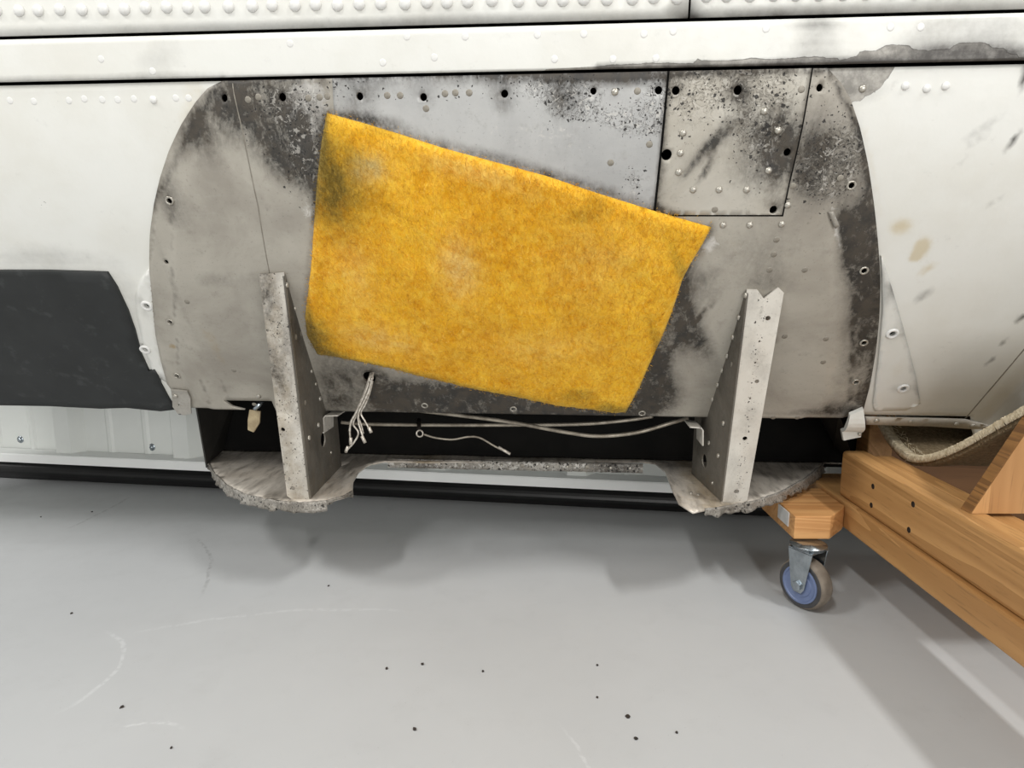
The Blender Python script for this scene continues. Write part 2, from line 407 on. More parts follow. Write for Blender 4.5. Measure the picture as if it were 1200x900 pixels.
# fuselage frame: turned 4.2 deg, right end nearer. (u along the hull, Y outwards-in, z up)
A = math.radians(4.2); CA, SA = math.cos(A), math.sin(A)
def f2w(u, Y, z): return Vector((u * CA + Y * SA, -u * SA + Y * CA, z))
def w2f(p): return Vector((p.x * CA - p.y * SA, p.x * SA + p.y * CA, p.z))
_pz = []
for yy, Y in ((-260, 0.80), (-120, 0.79), (0, 0.793), (90, 0.803), (170, 0.822), (250, 0.85), (330, 0.89), (400, 0.945), (480, 1.025)):
    r = ray(600, yy); _pz.append((CAMZ + r.z * Y / r.y, Y))
_pz.sort()
_c = np.polyfit([p[0] for p in _pz], [p[1] for p in _pz], 5)
_ZLO, _ZHI = _pz[0][0], _pz[-1][0]
def prof(z):
    zc = np.clip(z, _ZLO - 0.02, _ZHI); return np.polyval(_c, zc)
def dprof(z): return (prof(z + 1e-3) - prof(z - 1e-3)) / 2e-3
def sk(x, y, off=0.0):
    """point of the photograph -> (u, z) on the hull skin"""
    r = ray(x, y); d = w2f(r); lo, hi = 0.3, 2.5
    for _ in range(50):
        m = (lo + hi) / 2; p = d * m
        if p.y < prof(CAMZ + p.z): lo = m
        else: hi = m
    p = d * lo; return (p.x, CAMZ + p.z)
def nrm(z):
    s = dprof(z); k = 1 / math.sqrt(1 + s * s); return (-k, s * k)      # (Y, z) outward
def hull(u, z, off=0.0):
    a, b = nrm(z); return f2w(u, float(prof(z)) + a * off, z + b * off)
def hull_arr(U, off):
    """U: n x 2 array (u,z); off: scalar or array, outward"""
    u, z = U[:, 0], U[:, 1]; Y = prof(z); s = dprof(z); k = 1 / np.sqrt(1 + s * s)
    Y = Y - k * off; zz = z + s * k * off
    return np.stack([u * CA + Y * SA, -u * SA + Y * CA, zz], 1)

# ------------------------------------------------------------------ sheets cut from the hull chart
def inside(P, poly):
    x, y = P[:, 0], P[:, 1]; c = np.zeros(len(P), bool); n = len(poly)
    for i in range(n):
        x0, y0 = poly[i]; x1, y1 = poly[(i + 1) % n]
        if y0 == y1: continue
        k = ((y0 > y) != (y1 > y)) & (x < (x1 - x0) * (y - y0) / (y1 - y0) + x0)
        c ^= k
    return c
def edge_dist(P, poly):
    d = np.full(len(P), 1e9); n = len(poly)
    for i in range(n):
        a = np.array(poly[i]); b = np.array(poly[(i + 1) % n]); ab = b - a; L = (ab ** 2).sum() + 1e-12
        t = np.clip(((P - a) @ ab) / L, 0, 1)
        d = np.minimum(d, np.hypot(*(P - a - t[:, None] * ab).T))
    return d
def resample(poly, step):
    out = []
    for i in range(len(poly)):
        a = np.array(poly[i], float); b = np.array(poly[(i + 1) % len(poly)], float)
        n = max(1, int(round(np.hypot(*(b - a)) / step)))
        for k in range(n): out.append(tuple(a + (b - a) * k / n))
    return out
def circle(cx, cy, r, n=14):
    return [(cx + r * math.cos(2 * math.pi * k / n), cy + r * math.sin(2 * math.pi * k / n)) for k in range(n)]
def triangulate(poly, holes, step):
    poly = resample(poly, step)
    loops = [poly] + holes
    pts, edges = [], []
    for lp in loops:
        k = len(pts); pts += lp; edges += [(k + i, k + (i + 1) % len(lp)) for i in range(len(lp))]
    P = np.array(poly); x0, y0 = P.min(0); x1, y1 = P.max(0)
    gx = np.arange(x0 + step / 2, x1, step); gy = np.arange(y0 + step / 2, y1, step)
    G = np.stack(np.meshgrid(gx, gy), -1).reshape(-1, 2)
    G[:, 0] += (np.round((G[:, 1] - y0) / step).astype(int) % 2) * step * 0.25
    keep = inside(G, poly) & (edge_dist(G, poly) > step * 0.45)
    for h in holes:
        c = np.mean(h, 0); r = np.hypot(*(np.array(h) - c).T).max()
        keep &= np.hypot(*(G - c).T) > r + step * 0.25
    pts += [tuple(g) for g in G[keep]]
    vc, ed, fc, *_ = delaunay_2d_cdt([Vector(p) for p in pts], edges, [], 0, 1e-6)
    V = np.array([(v.x, v.y) for v in vc]); T = np.array([f[:3] for f in fc], int)
    cen = V[T].mean(1); ok = inside(cen, poly)
    for h in holes: ok &= ~inside(cen, h)
    T = T[ok]
    a, b, c = V[T[:, 0]], V[T[:, 1]], V[T[:, 2]]
    area = (b[:, 0] - a[:, 0]) * (c[:, 1] - a[:, 1]) - (b[:, 1] - a[:, 1]) * (c[:, 0] - a[:, 0])
    T = T[np.abs(area) > 1e-12]; area = area[np.abs(area) > 1e-12]
    T[area < 0] = T[area < 0][:, ::-1]
    return V, T
def solidify(V2, T, top, bot):
    n = len(V2); V = np.concatenate([top, bot]); Fc = [tuple(t) for t in T] + [(t[2] + n, t[1] + n, t[0] + n) for t in T]
    cnt = {}
    for t in T:
        for i in range(3):
            e = (t[i], t[(i + 1) % 3]); k = (min(e), max(e))
            if k in cnt: cnt[k] = None
            else: cnt[k] = e
    for e in cnt.values():
        if e: Fc.append((e[1], e[0], e[0] + n, e[1] + n))
    return V, Fc
def sheet(name, poly, mat, parent, base=0.0, thick=0.002, step=0.02, holes=(), wear=None, off=None, smooth=True, px=True):
    """sheet metal lying on the hull; poly in photo points (px) or chart (u,z)"""
    P = [sk(*p) for p in poly] if px else list(poly)
    H = []
    for h in holes:
        (hu, hz) = sk(h[0], h[1]) if px else (h[0], h[1])
        H.append(circle(hu, hz, h[2]))
    V2, T = triangulate(P, H, step)
    o_t = np.full(len(V2), base + thick)
    if off is not None: o_t = o_t + off(V2)
    top = hull_arr(V2, o_t); bot = hull_arr(V2, o_t - thick)
    V, Fc = solidify(V2, T, top, bot)
    wr = None
    if wear is not None:
        wv = wear(V2); wr = np.concatenate([wv, wv])
    o = obj(name, V, Fc, mat, parent, False, wr)
    if smooth: o.data.polygons.foreach_set('use_smooth', [i < 2 * len(T) for i in range(len(o.data.polygons))])
    return o
MM = 0.00114      # metres on the hull per photo point
def wearmap(blobs=(), lines=(), polys=(), base=(0, 0, 0, 0)):
    """blobs (x,y,rx,ry,deg,amp,ch); lines ((x,y),(x,y),width,amp,ch); polys (pts,soft,amp,ch): stains fixed to the hull chart"""
    B = [(np.array(sk(b[0], b[1])), b[2] * MM, b[3] * MM, math.radians(b[4]), b[5], b[6]) for b in blobs]
    Ls = [(np.array(sk(*a)), np.array(sk(*b)), wd * MM, amp, ch) for a, b, wd, amp, ch in lines]
    Ps = [([sk(*q) for q in pts], soft * MM, amp, ch) for pts, soft, amp, ch in polys]
    def f(U):
        W = np.zeros((len(U), 4)) + np.array(base)
        for c, rx, ry, an, amp, ch in B:
            d = U - c; x = d[:, 0] * math.cos(an) + d[:, 1] * math.sin(an); y = -d[:, 0] * math.sin(an) + d[:, 1] * math.cos(an)
            W[:, ch] += amp * np.exp(-((x / rx) ** 2 + (y / ry) ** 2))
        for a, b, wd, amp, ch in Ls:
            ab = b - a; t = np.clip(((U - a) @ ab) / ((ab ** 2).sum() + 1e-12), 0, 1)
            d = np.hypot(*(U - a - t[:, None] * ab).T); W[:, ch] += amp * np.exp(-(d / wd) ** 2)
        for pts, soft, amp, ch in Ps:
            i = inside(U, pts); d = edge_dist(U, pts); s = np.where(i, d, -d)
            W[:, ch] += amp * np.clip(0.5 + s / (2 * soft), 0, 1)
        return W
    return f

# rivets and other small repeated hardware share one mesh per kind
def dome(name, r, h, mat, seg=10):
    V, Fc = lathe_vf([(r, -0.0004), (r * 0.97, h * 0.35), (r * 0.75, h * 0.78), (r * 0.35, h)], seg)
    me = bpy.data.meshes.new(name); me.from_pydata(V, [], Fc); me.materials.append(mat)
    me.polygons.foreach_set('use_smooth', [True] * len(me.polygons)); return me
def ringm(name, r0, r1, h, mat, seg=14):
    V, Fc = [], []
    for r, z in ((r1, -0.0003), (r1 * 0.97, h * 0.7), ((r0 + r1) / 2, h), (r0, h * 0.6), (r0, -0.001)):
        for k in range(seg):
            q = 2 * math.pi * k / seg; V.append((r * math.cos(q), r * math.sin(q), z))
    for i in range(4):
        for k in range(seg):
            k2 = (k + 1) % seg; Fc.append((i * seg + k, i * seg + k2, (i + 1) * seg + k2, (i + 1) * seg + k))
    me = bpy.data.meshes.new(name); me.from_pydata(V, [], Fc); me.materials.append(mat)
    me.polygons.foreach_set('use_smooth', [True] * len(me.polygons)); return me
def place(name, me, pos, n, parent):
    """pos, n in world"""
    o = link(name, me, parent); mi = root_m(parent).inverted()
    o.matrix_local = mi @ Matrix.Translation(pos) @ frame(n, Vector((CA, -SA, 0)) if abs(Vector(n).normalized().x) < 0.9 else Vector((0, 1, 0)))
    return o
def on_hull(name, me, x, y, parent, off=0.0):
    u, z = sk(x, y); a, b = nrm(z)
    return place(name, me, hull(u, z, off), f2w(0, a, b), parent)

RV = {'big': dome('rivet', 0.0068, 0.0045, M['rivet_w']), 'med': dome('rivet', 0.0046, 0.0026, M['rivet_w']),
      'flat': dome('rivet', 0.0042, 0.00025, M['rivet_w']), 'met': dome('rivet', 0.0042, 0.0028, M['rivet_m']),
      'dull': dome('rivet', 0.0040, 0.0004, M['rivet_d']), 'tiny': dome('rivet', 0.0029, 0.002, M['rivet_m'])}
RING = {'white': ringm('eyelet', 0.0042, 0.0085, 0.0022, M['rivet_w']), 'metal': ringm('eyelet', 0.0034, 0.0058, 0.0012, M['rivet_m'])}

#@@SETTING
# ================================================================== setting
V, Fc = box_vf(-8, 8, -9, 2.4, -0.05, 0.0)
tag(obj('floor', V, Fc, M['floor']), kind='structure')

# back wall: ribbed sheet on a base trim and a black rubber base, turned 8.3 deg
B_ = math.radians(8.3); CB, SB = math.cos(B_), math.sin(B_)
W0 = on_z(600, 588, 0.0); WY = W0.x * SB + W0.y * CB
def wl(u, d, z): return Vector((u * CB + (WY + d) * SB, -u * SB + (WY + d) * CB, z))     # d>0 away from the room
TR0, TR1 = 0.045, 0.066
u_of = lambda x, y: (lambda p: p.x * CB - p.y * SB)(on_wall(x, y))
def on_wall(x, y, d=0.0):
    r = ray(x, y); den = r.x * SB + r.y * CB; return Vector((0, 0, CAMZ)) + r * ((WY + d) / den)
RIBU = u_of(211, 510); PIT = 0.305
prof_u = []
k0 = int(math.floor((-2.6 - RIBU) / PIT)); k1 = int(math.ceil((2.6 - RIBU) / PIT))
for k in range(k0, k1 + 1):
    c = RIBU + k * PIT
    prof_u += [(c - 0.040, 0.0), (c - 0.020, -0.026), (c + 0.020, -0.026), (c + 0.040, 0.0),
               (c + 0.095, 0.0), (c + 0.101, -0.0035), (c + 0.109, -0.0035), (c + 0.115, 0.0),
               (c + 0.190, 0.0), (c + 0.196, -0.0035), (c + 0.204, -0.0035), (c + 0.210, 0.0)]
D0 = 0.012
V, Fc = [], []
zt = (TR1 - 0.002, 0.6, 2.6)
for z in zt:
    for u, d in prof_u: V.append(wl(u, D0 + d + 0.012, z))
n = len(prof_u)
for j in range(len(zt) - 1):
    for i in range(n - 1): Fc.append((j * n + i, j * n + i + 1, (j + 1) * n + i + 1, (j + 1) * n + i))
wall = tag(obj('wall_back', V, Fc, M['wall']), kind='structure')
scr = dome('screw', 0.0055, 0.004, M['steel'], 6)
washer = ringm('washer', 0.003, 0.009, 0.0015, M['steel'], 12)
for x, y in ((24, 515), (86, 518), (178, 524)):
    p = on_wall(x, y, D0 + 0.012)
    place('washer', washer, p, (-SB, -CB, 0), wall); place('screw', scr, p + Vector((-SB, -CB, 0)) * 0.001, (-SB, -CB, 0), wall)
prof_t = [(0.02, TR1), (-0.022, TR1), (-0.024, TR1 - 0.003), (-0.024, TR0), (0.02, TR0)]
V, Fc = [], []
for u in (-2.6, 2.6):
    for d, z in prof_t: V.append(wl(u, d, z))
for i in range(5): Fc.append((i, (i + 1) % 5, 5 + (i + 1) % 5, 5 + i))
tag(fixn(obj('trim_1', V, Fc, M['walltrim'])), kind='structure')
prof_b = [(0.03, TR0 - 0.001), (-0.012, TR0 - 0.001)] + [(-0.012 - 0.012 * math.sin(math.pi * k / 8), TR0 - 0.001 - k / 8 * (TR0 - 0.002)) for k in range(1, 8)] + [(-0.012, 0.001), (0.03, 0.001)]
V, Fc = [], []; n = len(prof_b)
for u in (-2.6, 2.6):
    for d, z in prof_b: V.append(wl(u, d, z))
for i in range(n): Fc.append((i, (i + 1) % n, n + (i + 1) % n, n + i))
tag(fixn(obj('baseboard_back', V, Fc, M['rubber'], None)), kind='structure')

#@@FUSELAGE
# ================================================================== aircraft fuselage
ZB = sk(600, 481)[1]                       # lower cut edge of the skin
ZT = sk(600, 86)[1]                        # seam under the strip
ZT2 = sk(600, 30)[1]                       # seam over the strip
UL, UR = -1.55, 1.5
ZTOP = 1.25
fus = thing('aircraft_fuselage', 'white riveted aircraft fuselage side with a bare metal rounded area above an open tray', 'aircraft', tuple(f2w(0, 1.0, 0)), -A)

# --- dark box added behind the skin so no light leaks through the hull
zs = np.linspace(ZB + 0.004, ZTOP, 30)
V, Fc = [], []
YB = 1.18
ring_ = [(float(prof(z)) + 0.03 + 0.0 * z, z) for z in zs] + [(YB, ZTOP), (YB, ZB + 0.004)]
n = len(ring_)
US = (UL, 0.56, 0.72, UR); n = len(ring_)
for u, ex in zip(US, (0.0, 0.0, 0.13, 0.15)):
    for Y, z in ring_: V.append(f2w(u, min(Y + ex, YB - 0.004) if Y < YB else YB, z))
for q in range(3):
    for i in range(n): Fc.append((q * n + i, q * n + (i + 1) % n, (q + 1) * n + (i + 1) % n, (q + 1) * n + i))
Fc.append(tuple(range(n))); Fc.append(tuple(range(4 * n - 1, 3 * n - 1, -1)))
fixn(obj('light_block_shell', V, Fc, M['interior'], fus))

def strip_poly(u0, u1, z0, z1): return [(u0, z0), (u1, z0), (u1, z1), (u0, z1)]
GAP = 0.0018
# upper skin: two panels that meet near the right, and their rivet row
uj = sk(807, 10)[0]
w_up = wearmap([(900, 24, 60, 10, 0, 0.35, 0), (1080, 12, 140, 10, 0, 0.3, 0), (520, 12, 60, 10, 0, 0.18, 0)],
               [((0, 40), (420, 32), 3, 0.55, 0), ((420, 32), (1200, 16), 3, 0.5, 0), ((805, 0), (808, 22), 4, 0.5, 0)])
up = []
for u0, u1 in ((UL, uj - 0.0012), (uj + 0.0012, UR)):
    up.append(sheet('upper_skin_panel', strip_poly(u0, u1, ZT2 + GAP, ZTOP), M['white'], fus, 0.0035, 0.0025, 0.024, (), w_up, None, True, False))
rx = [-22, 2, 27, 50, 75, 100, 126, 150, 174, 198, 224, 244, 272, 298, 321, 348, 372, 397, 423, 449, 476, 501, 525, 550, 578, 609, 636, 660, 685, 711, 740, 766, 793, 826, 851, 878, 905, 932, 958, 985, 1012, 1040, 1068, 1095, 1122, 1150, 1177, 1204]
for x in list(range(-422, -30, 25)) + rx + list(range(1230, 1460, 27)):
    yy = 15 - 0.0205 * x
    o = on_hull('rivet', RV['big'], x + random.uniform(-1, 1), yy + random.uniform(-1, 1), up[0] if x < 807 else up[1], 0.006)
# belt strip below it
w_belt = wearmap([(190, 70, 34, 18, 20, 0.22, 0), (500, 62, 50, 26, 0, 0.2, 3), (480, 50, 60, 14, 0, 0.10, 0), (955, 28, 22, 6, 0, 0.7, 0), (955, 55, 22, 14, 0, 0.4, 0),
                  (1090, 40, 60, 26, 60, 0.3, 0), (1160, 45, 40, 30, 50, 0.35, 0), (1120, 66, 60, 10, 0, 0.9, 0), (1170, 70, 50, 8, 0, 0.8, 0), (960, 74, 50, 5, 0, 0.8, 0), (1050, 30, 70, 16, 0, 0.25, 3)],
                 [((0, 95), (265, 90), 2, 0.6, 0), ((265, 90), (700, 82), 2, 0.35, 0), ((700, 81), (1200, 73), 4, 0.9, 0), ((0, 45), (300, 40), 3, 0.12, 0)],
                 [([(640, 82), (690, 79), (760, 76), (812, 76), (815, 69), (826, 73), (850, 71), (880, 68), (905, 69), (940, 67), (960, 66), (985, 73), (1010, 62), (1040, 55), (1062, 56), (1085, 62), (1105, 58), (1130, 50), (1150, 53), (1170, 58), (1190, 68), (1230, 70), (1230, 90), (640, 95)], 1.5, 1.0, 2)])
belt = sheet('belt_strip', strip_poly(UL, UR, ZT + GAP, ZT2 - GAP), M['white'], fus, 0.003, 0.0025, 0.0058, (), w_belt, None, True, False)
for x, y in ((478, 44), (546, 44), (684, 41), (754, 41), (788, 38), (896, 35), (1041, 33), (1076, 33), (122, 70), (450, 74), (510, 68), (650, 70), (718, 70), (768, 69), (182, 84), (342, 52), (630, 42)):
    on_hull('rivet', RV['flat'], x, y, belt, 0.0055)

# outline of the bare metal area (left and right flanks)
DL = [(262, 92), (248, 101), (232, 119), (214, 147), (200, 177), (190, 207), (183, 237), (178, 270), (177, 305), (179, 345), (184, 390), (190, 420), (197, 447), (214, 470), (229, 481)]
DR = [(985, 489), (1010, 480), (1018, 450), (1025, 410), (1029, 370), (1030, 325), (1027, 280), (1022, 235), (1015, 190), (1006, 150), (995, 117), (984, 98), (968, 80)]
DLc = [sk(*p) for p in DL]; DRc = [sk(*p) for p in DR]
DLc[0] = (DLc[0][0], ZT - GAP); DRc[-1] = (DRc[-1][0], ZT - GAP); DLc[-1] = (DLc[-1][0], ZB); DRc[0] = (DRc[0][0], ZB)
def flank(c): 
    c = sorted(c, key=lambda p: p[1]); zz = [p[1] for p in c]; uu = [p[0] for p in c]
    return lambda z: np.interp(z, zz, uu)
fl, fr = flank(DLc), flank(DRc)

# white side skin left and right of it, tucked 12 mm under its edge
w_left = wearmap([(640 - 600, 295, 60, 12, 0, 0.16, 0), (60, 240, 40, 60, 0, 0.05, 0), (215, 100, 20, 6, 0, 0.3, 3), (225, 130, 12, 40, -30, 0.5, 3), (150, 330, 20, 30, 0, 0.12, 0), (165, 370, 10, 40, 0, 0.2, 0), (60, 305, 90, 9, 0, 0.22, 0),
                  (35, 212, 3, 4, 0, 1.0, 1), (49, 237, 4, 5, 0, 1.3, 1), (64, 118, 3, 4, 0, 1.2, 1), (62, 264, 3, 3, 0, 1.2, 1), (24, 186, 3, 3, 0, 1.0, 1)],
                 [((0, 99), (255, 93), 2, 0.25, 0)])
zl = np.linspace(ZT - GAP, ZB + 0.004, 16)
side_l = sheet('side_skin', [(UL, ZT - GAP)] + [(float(fl(z)) + 0.012, z) for z in zl] + [(UL, ZB + 0.004)], M['white'], fus, 0.0, 0.002, 0.0105, [(*sk(174, 356), .0042), (*sk(172, 407), .0042)], w_left, None, True, False)
def roll(U):
    # the lower right corner rolls under towards the belly, past the slanting seam
    a = np.array(sk(1130, 488)); b = np.array(sk(1200, 404)); d = (b - a) / np.hypot(*(b - a))
    s = (U[:, 0] - a[0]) * d[1] - (U[:, 1] - a[1]) * d[0]
    s = np.clip(s - 0.010, 0, 0.5); return -np.where(s < 0.06, 9 * s ** 2, 9 * 0.06 ** 2 + 0.8 * (s - 0.06))
w_right = wearmap([(1020, 105, 18, 10, 0, 0.25, 0), (1090, 270, 60, 40, 0, 0.10, 3), (1055, 265, 12, 8, 0, 0.9, 3), (1080, 288, 8, 9, 30, 1.2, 3), (1072, 300, 6, 5, 0, 1.2, 3), (1085, 315, 12, 5, 40, 0.7, 3),
                   (1150, 150, 22, 4, 35, 0.35, 0), (1145, 165, 12, 3, 35, 0.3, 0), (1165, 235, 14, 3, 40, 0.25, 0), (1185, 165, 9, 2.2, 60, 1.2, 0), (1198, 92, 3, 10, 0, 1.2, 0), (1082, 345, 10, 5, 45, 0.55, 0), (1195, 372, 5, 3, 45, 1.3, 0), (1176, 400, 2, 5, -25, 0.9, 0), (1160, 422, 2, 6, -25, 0.8, 0), (1125, 190, 10, 3, 40, 0.25, 0),
                   (1060, 420, 14, 60, 0, 0.16, 3), (1050, 470, 30, 12, 0, 0.1, 0), (1000, 110, 14, 14, 0, 0.2, 0), (1120, 480, 50, 5, 0, 0.2, 0)],
                  [((1060, 80), (1200, 76), 3, 0.3, 0), ((1012, 150), (1030, 250), 5, 0.35, 3)],
                  [([(950, 70), (1048, 72), (1044, 86), (1032, 101), (1022, 108), (1006, 118), (985, 124)], 2, 1.0, 2)])
zr = np.linspace(ZB + 0.004, ZT - GAP, 16)
side_r = sheet('side_skin', [(float(fr(z)) - 0.012, z) for z in zr] + [(UR, ZT - GAP), (UR, ZB - 0.06), (sk(1165, 489)[0], ZB - 0.06), (sk(1135, 489)[0], ZB + 0.004)], M['white'], fus, 0.0, 0.002, 0.0062, [(*sk(1044, 388), .0047), (*sk(1057, 452), .0047)], w_right, roll, True, False)
sheet('skin_seam', [(1130, 489), (1131.6, 489), (1207.6, 399), (1206, 399)], M['rivet_d'], fus, 0.0018, 0.0004, 0.005, (), None, roll)
for x, y in ((181, 117),): on_hull('rivet', RV['med'], x, y, side_l, 0.002)
for x, y in ((13, 118), (41, 119), (82, 118), (100, 116), (121, 117), (139, 117), (158, 116), (207, 115), (222, 115)): on_hull('rivet', RV['flat'], x, y, side_l, 0.002)
for x, y in ((1085, 104), (1107, 101), (1060, 101)): on_hull('rivet', RV['med'], x, y, side_r, 0.002)
on_hull('rivet', RV['met'], 1010, 104, side_r, 0.002)

# lower right flange with its rivets
fla = sheet('edge_flange', [(1013, 486), (1060, 487), (1130, 489), (1160, 497), (1150, 501), (1090, 497), (1014, 495)], M['bracket'], fus, 0.003, 0.002, 0.008, (), wearmap([(1090, 494, 90, 6, 0, 0.35, 0)]))
for x, y in ((1026, 490), (1066, 491), (1119, 494), (1138, 496)): on_hull('rivet', RV['met'], x, y, fla, 0.005)
# doubler strips by the two flanks, with eyelet holes
w_db = wearmap([(1045, 388, 12, 12, 0, 0.25, 0), (1055, 452, 16, 8, 0, 0.3, 0), (1050, 430, 14, 30, 0, 0.3, 3), (1040, 340, 8, 30, 0, 0.4, 0), (1033, 320, 6, 40, 0, 0.35, 0)], [((1042, 330), (1077, 468), 3, 0.45, 0)])
dbr = sheet('doubler_strip', [(1031, 298), (1036, 312), (1048, 350), (1062, 400), (1072, 440), (1077, 470), (1060, 478), (1024, 479), (1022, 470), (1029, 410), (1033, 360)], M['white'], fus, 0.002, 0.0035, 0.006, [(1044, 388, 0.0045), (1057, 452, 0.0045)], w_db)
for x, y in ((1044, 388), (1057, 452)): on_hull('eyelet', RING['white'], x, y, dbr, 0.0055)
dbl = sheet('doubler_strip', [(177, 312), (180, 345), (184, 390), (190, 420), (197, 446), (182, 436), (172, 412), (163, 372), (160, 345), (166, 325)], M['white'], fus, 0.002, 0.003, 0.006, [(174, 356, 0.004), (172, 407, 0.004)], wearmap([(165, 350, 6, 30, 0, 0.3, 0), (190, 440, 6, 8, 0, 0.6, 0)]))
for x, y in ((174, 356), (172, 407)): on_hull('eyelet', RING['white'], x, y, dbl, 0.005)

# black rubber-coated belly panel
blk = sheet('black_belly_panel', [(-420, 300), (-200, 308), (0, 315), (60, 315), (128, 317), (139, 334), (152, 362), (160, 385), (167, 412), (176, 432), (183, 430), (188, 438), (190, 447), (198, 462), (207, 477), (190, 479), (150, 475), (120, 476), (60, 473), (0, 472), (-200, 469), (-420, 466)], M['black'], fus, 0.002, 0.004, 0.012)
tag(blk, 'black rubber-coated lower panel')

# --- the bare metal area: one skin with a joggled rim, real screw holes
zz = np.linspace(ZT - GAP, ZB, 60)
Dpoly = [(float(fl(z)), z) for z in zz] + [(float(fr(z)), z) for z in zz[::-1]]
notch = [sk(*p) for p in ((264, 465), (318, 465), (322, 490), (290, 484), (272, 478))]
# cut the notch for the release lever out of the lower edge
un0, un1, zn = notch[0][0], sk(322, 470)[0], notch[0][1]
lo_edge = []
Dpoly = [(float(fl(z)), z) for z in zz] + [(un0 + 0.028, ZB), (un0 + 0.010, ZB + 0.006), (un0, zn), (un1, zn), (un1, ZB)] + [(float(fr(z)), z) for z in zz[::-1]]
_inl = [(0, 0.030)]
def joggle(U):
    u, z = U[:, 0], U[:, 1]
    dl = u - fl(z); dr = fr(z) - u
    wr_ = 0.052 * np.clip((ZT - z) / 0.16, 0, 1) ** 0.5
    a = np.clip((dl - 0.028) / 0.010, 0, 1); b = np.clip((dr - wr_ - 0.001) / 0.010, 0, 1)
    sm = lambda t: t * t * (3 - 2 * t)
    low = np.clip((ZB + 0.03 - z) / 0.03, 0, 1)
    return 0.0028 * sm(a) * sm(b) * (1 - 0.0 * low)
hole_pts = [(266, 115, .0042), (334, 114, .0045), (424, 113, .0042), (498, 114, .0042), (592, 110, .0042), (695, 107, .0036), (201, 234, .0035), (197, 305, .0028), (201, 375, .003), (209, 438, .0032),
            (958, 103, .004), (996, 216, .004), (1011, 315, .0034), (1011, 399, .003), (1002, 445, .003), (434, 438, .0095), (790.5, 106.5, .0046), (862.5, 106, .005), (780, 180, .0062), (920, 177, .0044), (904, 243, .0047), (770.5, 106, .0044)]
R_, P_, S_, Y_ = 0, 1, 2, 3
